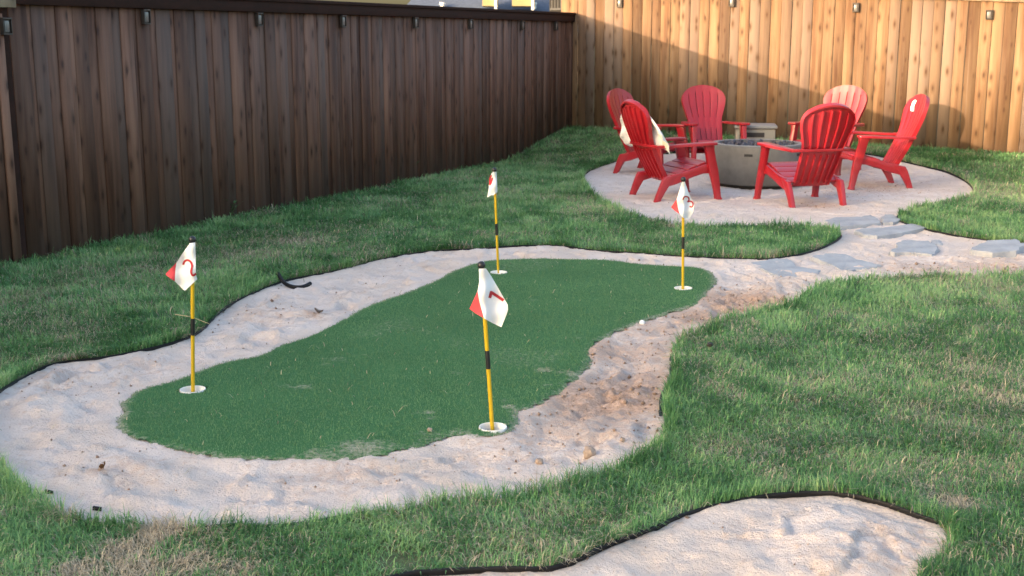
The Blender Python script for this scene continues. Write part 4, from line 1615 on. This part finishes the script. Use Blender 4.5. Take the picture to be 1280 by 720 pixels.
def shard(px, py, size, label, seed):
    p = G(px, py)
    bm = bmesh.new()
    box(bm, (0, 0, 0), size, size * 0.3, 0.014)
    for v in bm.verts:
        v.co.y += 0.25 * v.co.x * v.co.x / size
    o = from_bm('edging_fragment', bm, M['edging'], None, (p[0], p[1], float(sand_z(np.array([p[0]]), np.array([p[1]]))[0]) + 0.006), bevel=0.002)
    o.rotation_euler = (0.1, 0.15, -0.25 + 0.2 * seed)
    tag(o, label, 'edging fragment')


shard(61, 614, 0.03, 'black sliver of edging on the sand by the left lower lawn edge', 0)
shard(121, 635, 0.03, 'black sliver of edging on the sand just above the dead grass', 1)
blob('dark_pebble', 887, 441, 0.016, M['dark_gap'], 'dark lump lying in the near lawn', 'pebble', 0.8, z=0.035, seed=9)


# ------------------------------------------------------------------ fences
class Boards:
    def __init__(self):
        self.v, self.f, self.b = [], [], []

    def board(self, fn, a0, a1, z0, z1, off, th, rnd, dog=0.0):
        """board from a0..a1 along the fence, z0..z1, front face at off, thickness th behind; slight bow"""
        k = len(self.v)
        c = 0.004
        for z in (z0, z1):
            for a, o in ((a0 + c, off), (a1 - c, off), (a1, off - c), (a1, off - th), (a0, off - th), (a0, off - c)):
                self.v.append(fn(a, o, z))
                self.b.append(rnd)
        for i in range(6):
            j = (i + 1) % 6
            self.f.append((k + i, k + j, k + 6 + j, k + 6 + i))
        self.f.append(tuple(k + i for i in range(5, -1, -1)))
        self.f.append(tuple(k + 6 + i for i in range(6)))

    def build(self, name, mat, parent):
        loops = [i for f in self.f for i in f]
        tot = [len(f) for f in self.f]
        me = np_mesh(name, np.array(self.v), loops, tot, {'board': np.array(self.b)})
        bm = bmesh.new()
        bm.from_mesh(me)
        bmesh.ops.recalc_face_normals(bm, faces=bm.faces)
        bm.to_mesh(me)
        bm.free()
        return mesh_obj(name, me, mat, parent)


def frame_matrix(origin, xdir):
    """object axes: X along the fence, Y the way the fence faces is -Y..., Z up"""
    x = Vector((xdir[0], xdir[1], 0)).normalized()
    y = Vector((0, 0, 1)).cross(x)
    m = Matrix((x, y, Vector((0, 0, 1)))).transposed().to_4x4()
    m.translation = origin
    return m


def fence(name, label, origin, xdir, face, length, zbase, ztop, mat, seed, proud=0.016, wid=(0.125, 0.145), trim=None, gap=0.002, board_on_board=True):
    """face=+1: seen side towards local +Y"""
    root = bpy.data.objects.new(name, None)
    COL.objects.link(root)
    root.matrix_world = frame_matrix(origin, xdir)
    tag(root, label, 'fence')
    r = random.Random(seed)
    B = Boards()
    a = 0.0
    i = 0

    def fn(a_, o, z):
        return (a_, face * o, z)
    while a < length:
        w_ = r.uniform(*wid)
        x0, x1 = a, min(a + w_, length)
        o = (proud if i % 2 else 0.0) + r.uniform(-0.003, 0.003)
        ov = 0.02 if (i % 2 and board_on_board) else 0.0
        zb = zbase(0.5 * (x0 + x1)) - r.uniform(0.0, 0.03)
        zt = ztop(0.5 * (x0 + x1)) + (r.uniform(-0.006, 0.006))
        B.board(fn, x0 - ov + gap, x1 + ov - gap, zb, zt, o, 0.015, r.random())
        a += w_
        i += 1
    B.build('pickets', mat, root)
    return root


def strip(bm, length, face, o0, o1, z0, z1, n=12, start=0.0, zsl=None):
    secs = []
    for i in range(n + 1):
        a = start + (length - start) * i / n
        dz = zsl(a) if zsl else 0.0
        secs.append([(a, face * o0, z0 + dz), (a, face * o1, z0 + dz), (a, face * o1, z1 + dz), (a, face * o0, z1 + dz)])
    loft(bm, secs)


# left fence, local X from near end towards the corner, seen side = right = local -Y
LEN_L = 10.15
o_l = yard(0.0, -LEN_L, 0.0)


def lf_base(a):
    p = yard(0, -LEN_L + a)
    return float(terrain(p[0], p[1])) - 0.02


TOPL = 1.895
fl_ = fence('stained_fence', 'dark brown stained wooden fence running along the left side of the yard', o_l, LD, -1, LEN_L - 0.01, lf_base, lambda a: TOPL - 0.05, M['stained'], 21, proud=0.009, wid=(0.075, 0.14))
bm = bmesh.new()
strip(bm, LEN_L - 0.012, -1, 0.020, 0.040, TOPL - 0.115, TOPL - 0.022)
from_bm('top_trim', bm, M['stain_trim'], fl_, bevel=0.003)
bm = bmesh.new()
strip(bm, LEN_L - 0.012, -1, -0.075, 0.058, TOPL - 0.021, TOPL + 0.010)
from_bm('cap_board', bm, M['stain_trim'], fl_, bevel=0.004)
for zz in (0.3, 1.0, 1.65):
    bm = bmesh.new()
    strip(bm, LEN_L - 0.05, -1, -0.056, -0.018, zz, zz + 0.085)
    from_bm('back_rail', bm, M['stain_trim'], fl_)
a = 0.35
while a < LEN_L:
    bm = bmesh.new()
    box(bm, (a, 0.103, 0.9), 0.09, 0.09, 1.85)
    from_bm('post', bm, M['stain_trim'], fl_)
    a += 2.4

# nearer section, a little lower, standing a hand in front, pale cap
LEN_N = 15.0
o_n = yard(0.075, -LEN_L - LEN_N + 0.02, 0.0)
fn_ = fence('stained_fence', 'nearer dark fence section with a tan cap board at the left border', o_n, LD, -1, LEN_N - 0.10, lambda a: -0.02, lambda a: 1.72, M['stained'], 33, wid=(0.085, 0.14))
bm = bmesh.new()
strip(bm, LEN_N + 0.02, -1, 0.019, 0.043, 1.755, 1.86)
tr = from_bm('top_trim', bm, M['tan_wood'], fn_, bevel=0.003)
bm = bmesh.new()
strip(bm, LEN_N - 0.02, -1, -0.07, 0.050, 1.861, 1.895)
from_bm('cap_board', bm, M['tan_wood'], fn_, bevel=0.003)
bm = bmesh.new()
box(bm, (LEN_N - 0.05, 0.035, 0.9), 0.08, 0.04, 1.84)
from_bm('post', bm, M['stain_trim'], fn_)

# back fence: local X from the corner to the right, seen side = towards the camera = local -Y
LEN_B = 13.0
o_b = yard(-0.18, 0.0, 0.0)


def bf_base(a):
    p = yard(a - 0.18, 0)
    return float(terrain(p[0], p[1])) - 0.02


def bf_slope(a):
    return -0.047 * min(a, 8.0)


TOPB = 2.27
fb_ = fence('cedar_fence', 'honey coloured cedar fence with sunlit boards across the back of the yard', o_b, BD, -1, LEN_B, bf_base, lambda a: TOPB + 0.03 + bf_slope(a), M['cedar'], 45, proud=0.009, wid=(0.128, 0.145), gap=0.0015, board_on_board=False)
bm = bmesh.new()
strip(bm, LEN_B, -1, 0.014, 0.036, TOPB - 0.008, TOPB + 0.085, 26, zsl=bf_slope)
from_bm('top_trim', bm, M['tan_wood'], fb_, bevel=0.003)
bm = bmesh.new()
strip(bm, LEN_B, -1, -0.07, 0.055, TOPB + 0.086, TOPB + 0.12, 26, zsl=bf_slope)
from_bm('cap_board', bm, M['tan_wood'], fb_, bevel=0.003)
for zz in (0.45, 1.1, 1.75):
    bm = bmesh.new()
    strip(bm, LEN_B - 0.03, -1, -0.058, -0.020, zz, zz + 0.085, 20, zsl=bf_slope)
    from_bm('back_rail', bm, M['tan_wood'], fb_)


# solar lights on the fences
def fence_light(label):
    root = empty('fence_light', (0, 0, 0))
    root.scale = (0.86, 0.8, 0.86)
    tag(root, label, 'fence light', 'small solar lights on the fences')
    bm = bmesh.new()
    box(bm, (0, -0.010, 0), 0.092, 0.018, 0.135)
    box(bm, (0, -0.022, 0.060), 0.092, 0.042, 0.014)
    box(bm, (0, -0.022, -0.060), 0.088, 0.034, 0.012)
    box(bm, (-0.041, -0.024, 0), 0.008, 0.030, 0.106)
    box(bm, (0.041, -0.024, 0), 0.008, 0.030, 0.106)
    from_bm('housing', bm, M['light_body'], root, bevel=0.002, seg=1)
    bm = bmesh.new()
    box(bm, (0.0, -0.025, 0.0), 0.050, 0.014, 0.090)
    from_bm('lens', bm, M['light_lens'], root, bevel=0.006)
    return root


lp = fence_light('')
spots_l = [(178, 'second solar light from the left on the dark fence'), (320, 'third solar light from the left on the dark fence'), (425, 'solar light near the middle of the dark fence'),
           (516, 'fourth solar light from the corner on the dark fence'), (585, 'third solar light from the corner on the dark fence'),
           (650, 'second solar light from the corner on the dark fence'), (692, 'solar light nearest the corner on the dark fence')]
first = True


def light_at(s, l, z, xdir, label):
    global first
    o = lp if first else copy_tree(lp)
    first = False
    p = yard(s, l, z)
    o.location = p
    o.rotation_euler = (0, 0, math.atan2(xdir[1], xdir[0]))
    o['label'] = label


def solve_left(px):
    # along-fence coordinate seen at pixel column px
    k_ = (px - 640) / FPX
    best = min(np.linspace(-12, 0, 4001), key=lambda l: abs((CORNER + LD * l)[0] - k_ * ((CORNER + LD * l)[1] * CP + (CAM_H - 1.7) * SP)))
    return float(best)


for px, lab in spots_l:
    light_at(0.022, solve_left(px), 1.715, LD, lab)
light_at(0.097, solve_left(5) - 0.09, 1.63, LD, 'solar light on the nearer dark fence section at the left border')


def solve_back(px):
    k_ = (px - 640) / FPX
    return float(min(np.linspace(-0.2, 9, 4001), key=lambda s: abs((CORNER + BD * s)[0] - k_ * ((CORNER + BD * s)[1] * CP + (CAM_H - 1.9) * SP))))


for px, py, lab in ((775, 4, 'solar light on the cedar fence nearest the corner'), (915, 3, 'solar light on the cedar fence above the fire pit'),
                    (1070, 9.5, 'solar light on the cedar fence above the right hand chairs'), (1237, 18.5, 'rightmost solar light on the cedar fence')):
    s = solve_back(px)
    p = yard(s, 0)
    light_at(s, -0.012, at_depth(px, py, p[1])[2], BD, lab)


# ------------------------------------------------------------------ neighbours
def plane_up(bm, pts, th=0.12):
    a = [bm.verts.new(p) for p in pts]
    b = [bm.verts.new((p[0], p[1], p[2] - th)) for p in pts]
    n_ = len(pts)
    bm.faces.new(a)
    bm.faces.new(list(reversed(b)))
    for i in range(n_):
        bm.faces.new((a[i], b[i], b[(i + 1) % n_], a[(i + 1) % n_]))


def ad(px, py, Y):
    return at_depth(px, py, Y)


# house seen over the dark fence
hY = 34.0
hx0, hx1 = ad(478, 5, hY).x, ad(740, 5, hY).x
ez = 1.72
h = empty('neighbour_house', ((hx0 + hx1) / 2, hY + 4, 0))
tag(h, 'house with a blue grey shingle roof showing above the dark fence', 'house')
hw = (hx1 - hx0) / 2
bm = bmesh.new()
box(bm, (0, 0, ez / 2 - 0.05), 2 * hw - 0.6, 7.4, ez - 0.1)
from_bm('wall', bm, M['wall_brick'], h)
bm = bmesh.new()
plane_up(bm, [(-hw, -4.1, ez), (hw, -4.1, ez), (hw - 1.5, 0, ez + 2.1), (-hw + 1.5, 0, ez + 2.1)])
plane_up(bm, [(hw, 4.1, ez), (-hw, 4.1, ez), (-hw + 1.5, 0, ez + 2.1), (hw - 1.5, 0, ez + 2.1)])
plane_up(bm, [(-hw, 4.1, ez), (-hw, -4.1, ez), (-hw + 1.5, 0, ez + 2.1)])
plane_up(bm, [(hw, -4.1, ez), (hw, 4.1, ez), (hw - 1.5, 0, ez + 2.1)])
rf = from_bm('roof', bm, M['roof'], h, smooth_deg=0)
for px, w_ in ((553, 0.12), (668, 0.10)):
    q = ad(px, 8, hY + 1.2)
    bm = bmesh.new()
    tube(bm, [(0, 0, -0.35), (0, 0, 0.10)], w_ / 2, 12)
    tube(bm, [(0, 0, 0.10), (0, 0, 0.16)], w_ / 2 + 0.02, 12)
    v_ = from_bm('roof_vent', bm, M['trim_white'], rf, (q.x - h.location.x, q.y - h.location.y, q.z - 0.05))
# yellow dormers
for pxa, pxb, nm in ((603, 622, 0), (640, 668, 1)):
    a_, b_ = ad(pxa, 8, hY - 0.3), ad(pxb, 8, hY - 0.3)
    cx_ = (a_.x + b_.x) / 2 - h.location.x
    w_ = b_.x - a_.x
    bm = bmesh.new()
    zt_ = ad(640, -14, hY - 0.3).z
    zb_ = ad(640, 7.5, hY - 0.3).z
    box(bm, (cx_, hY + 0.4 - h.location.y, (zt_ + zb_) / 2), w_, 1.5, zt_ - zb_)
    dm_ = from_bm('dormer', bm, M['siding'], h)
    bm = bmesh.new()
    yv = hY - 0.45 - h.location.y
    box(bm, (cx_ + w_ / 2 - 0.05, yv + 0.04, (zt_ + zb_) / 2 - 0.06), 0.07, 0.14, zt_ - zb_ + 0.10)
    from_bm('corner_trim', bm, M['trim_white'], dm_)
    bm = bmesh.new()
    plane_up(bm, [(cx_ - w_ / 2 - 0.15, yv - 0.1, zt_ + 0.02), (cx_ + w_ / 2 + 0.15, yv - 0.1, zt_ + 0.02), (cx_, yv - 0.1, zt_ + 0.35)], 0.06)
    from_bm('dormer_roof', bm, M['roof'], dm_)
# balustrade at the right end, in front of the cedar fence's top edge
rl = ad(699, 6, 27.0)
ra_ = empty('balcony_railing', (rl.x, rl.y, 0))
tag(ra_, 'dark balcony railing with pale balusters beside the cedar fence top', 'railing')
bm = bmesh.new()
box(bm, (0.1, 0.30, rl.z / 2 + 0.1), 0.6, 0.2, rl.z + 0.6)
from_bm('dark_wall', bm, M['dark_gap'], ra_)
for q in range(9):
    bm = bmesh.new()
    box(bm, (-0.16 + 0.065 * q, 0, rl.z + 0.10), 0.016, 0.03, 0.36)
    from_bm('baluster', bm, M['baluster'], ra_)
bm = bmesh.new()
box(bm, (0.1, 0, rl.z - 0.09), 0.60, 0.05, 0.04)
from_bm('bottom_rail', bm, M['baluster'], ra_)

# unseen walled block added beyond the left fence to shade the foreground
shade_root = empty('shade_block', yard(-2.2, -22.6, 0), math.atan2(LD[1], LD[0]))
tag(shade_root, 'low unseen block added beyond the left fence to shade the foreground', 'shade_block')
bm = bmesh.new()
box(bm, (0, 0, 1.25), 8.2, 3.0, 2.5)
from_bm('wall', bm, M['wall_brick'], shade_root)
bm = bmesh.new()
plane_up(bm, [(-4.4, -1.75, 2.62), (4.4, -1.75, 2.62), (4.4, 1.75, 2.95), (-4.4, 1.75, 2.95)], 0.11)
from_bm('roof', bm, M['roof'], shade_root)

# weed against the dark fence
def weed(px, py, hgt, label, seed, n_st=4):
    p = G(px, py)
    q = random.Random(seed)
    root = empty('weed', (p[0], p[1], float(terrain(p[0], p[1]))))
    tag(root, label, 'weed')
    bm = bmesh.new()
    bl = bmesh.new()
    for i in range(n_st):
        lx, ly = q.uniform(-0.08, 0.08), q.uniform(-0.06, 0.06)
        hh = hgt * q.uniform(0.6, 1)
        pts = [(lx * t * t, ly * t * t, hh * t) for t in (0, 0.25, 0.5, 0.75, 1)]
        tube(bm, pts, [0.0035, 0.003, 0.0026, 0.002, 0.001], 5)
        for k_ in range(9):
            t = q.uniform(0.15, 1)
            b0 = Vector((lx * t * t, ly * t * t, hh * t))
            a_ = q.uniform(0, 6.28)
            d = Vector((math.cos(a_), math.sin(a_), 0.5)) * q.uniform(0.03, 0.06)
            s_ = Vector((-math.sin(a_), math.cos(a_), 0)) * 0.008
            bl.faces.new([bl.verts.new(b0), bl.verts.new(b0 + d * 0.5 + s_), bl.verts.new(b0 + d), bl.verts.new(b0 + d * 0.5 - s_)])
    from_bm('stem', bm, M['weed'], root)
    from_bm('leaves', bl, M['weed'], root, smooth_deg=0)


M['weed'] = plain('weed_green', (0.07, 0.13, 0.045), 0.6, var=0.3, scale=30)
weed(516, 224, 0.24, 'tall thin green weed growing against the dark fence', 1)
weed(289, 272, 0.20, 'low weed at the dark fence behind the leftmost flagstick', 2, 5)
weed(717, 172, 0.22, 'small weed in the corner where the two fences meet', 3, 4)
weed(1143, 193, 0.22, 'weed at the foot of the cedar fence behind the rightmost chair', 4, 5)
# dry stalk lying on the near edge of the left lawn
bm = bmesh.new()
s0, s1 = G(219, 393, 0.06), G(262, 405, 0.05)
tube(bm, [s0, (s0 + s1) / 2 + np.array([0, 0, 0.012]), s1], [0.0028, 0.0024, 0.0015], 6)
M['straw'] = plain('straw', (0.40, 0.33, 0.20), 0.8, var=0.2, scale=50)
o = from_bm('dry_stalk', bm, M['straw'])
tag(o, 'pale dry stalk lying on the left lawn beside the leftmost flagstick', 'stalk')

# ------------------------------------------------------------------ light, sky, camera
AZ, EL = math.radians(58.0), math.radians(9.4)
ld = Vector((math.sin(AZ) * math.cos(EL), math.cos(AZ) * math.cos(EL), -math.sin(EL)))
sd = bpy.data.lights.new('sun', 'SUN')
sd.energy = 2.0
sd.angle = math.radians(0.35)
sd.color = (0.82, 0.60, 0.40)
so = bpy.data.objects.new('sun', sd)
COL.objects.link(so)
so.rotation_euler = ld.to_track_quat('-Z', 'Y').to_euler()
so.location = (-12, -8, 9)

w = bpy.data.worlds.new('World')
scene.world = w
w.use_nodes = True
nt = w.node_tree
bg = nt.nodes['Background']
sky = nt.nodes.new('ShaderNodeTexSky')
sky.sky_type = 'NISHITA'
sky.sun_disc = False
sky.sun_elevation = EL
SUNROT = math.atan2(-ld.x, -ld.y)
sky.sun_rotation = SUNROT
sky.dust_density = 5.0
nt.links.new(sky.outputs[0], bg.inputs[0])
bg.inputs[1].default_value = 0.15

cd = bpy.data.cameras.new('camera')
cd.sensor_width = 36
cd.lens = 36 * FPX / 1280
cd.clip_end = 800
cd.clip_start = 0.1
cd.dof.use_dof = True
cd.dof.focus_distance = 5.6
cd.dof.aperture_fstop = 7.1
co = bpy.data.objects.new('camera', cd)
COL.objects.link(co)
co.location = (0, 0, CAM_H)
co.rotation_euler = (math.pi / 2 - PITCH, 0, 0)
scene.camera = co

vs = scene.view_settings
vs.view_transform = 'Standard'
vs.look = 'None'
vs.exposure = 2.42
vs.gamma = 1.0
vs.use_curve_mapping = False
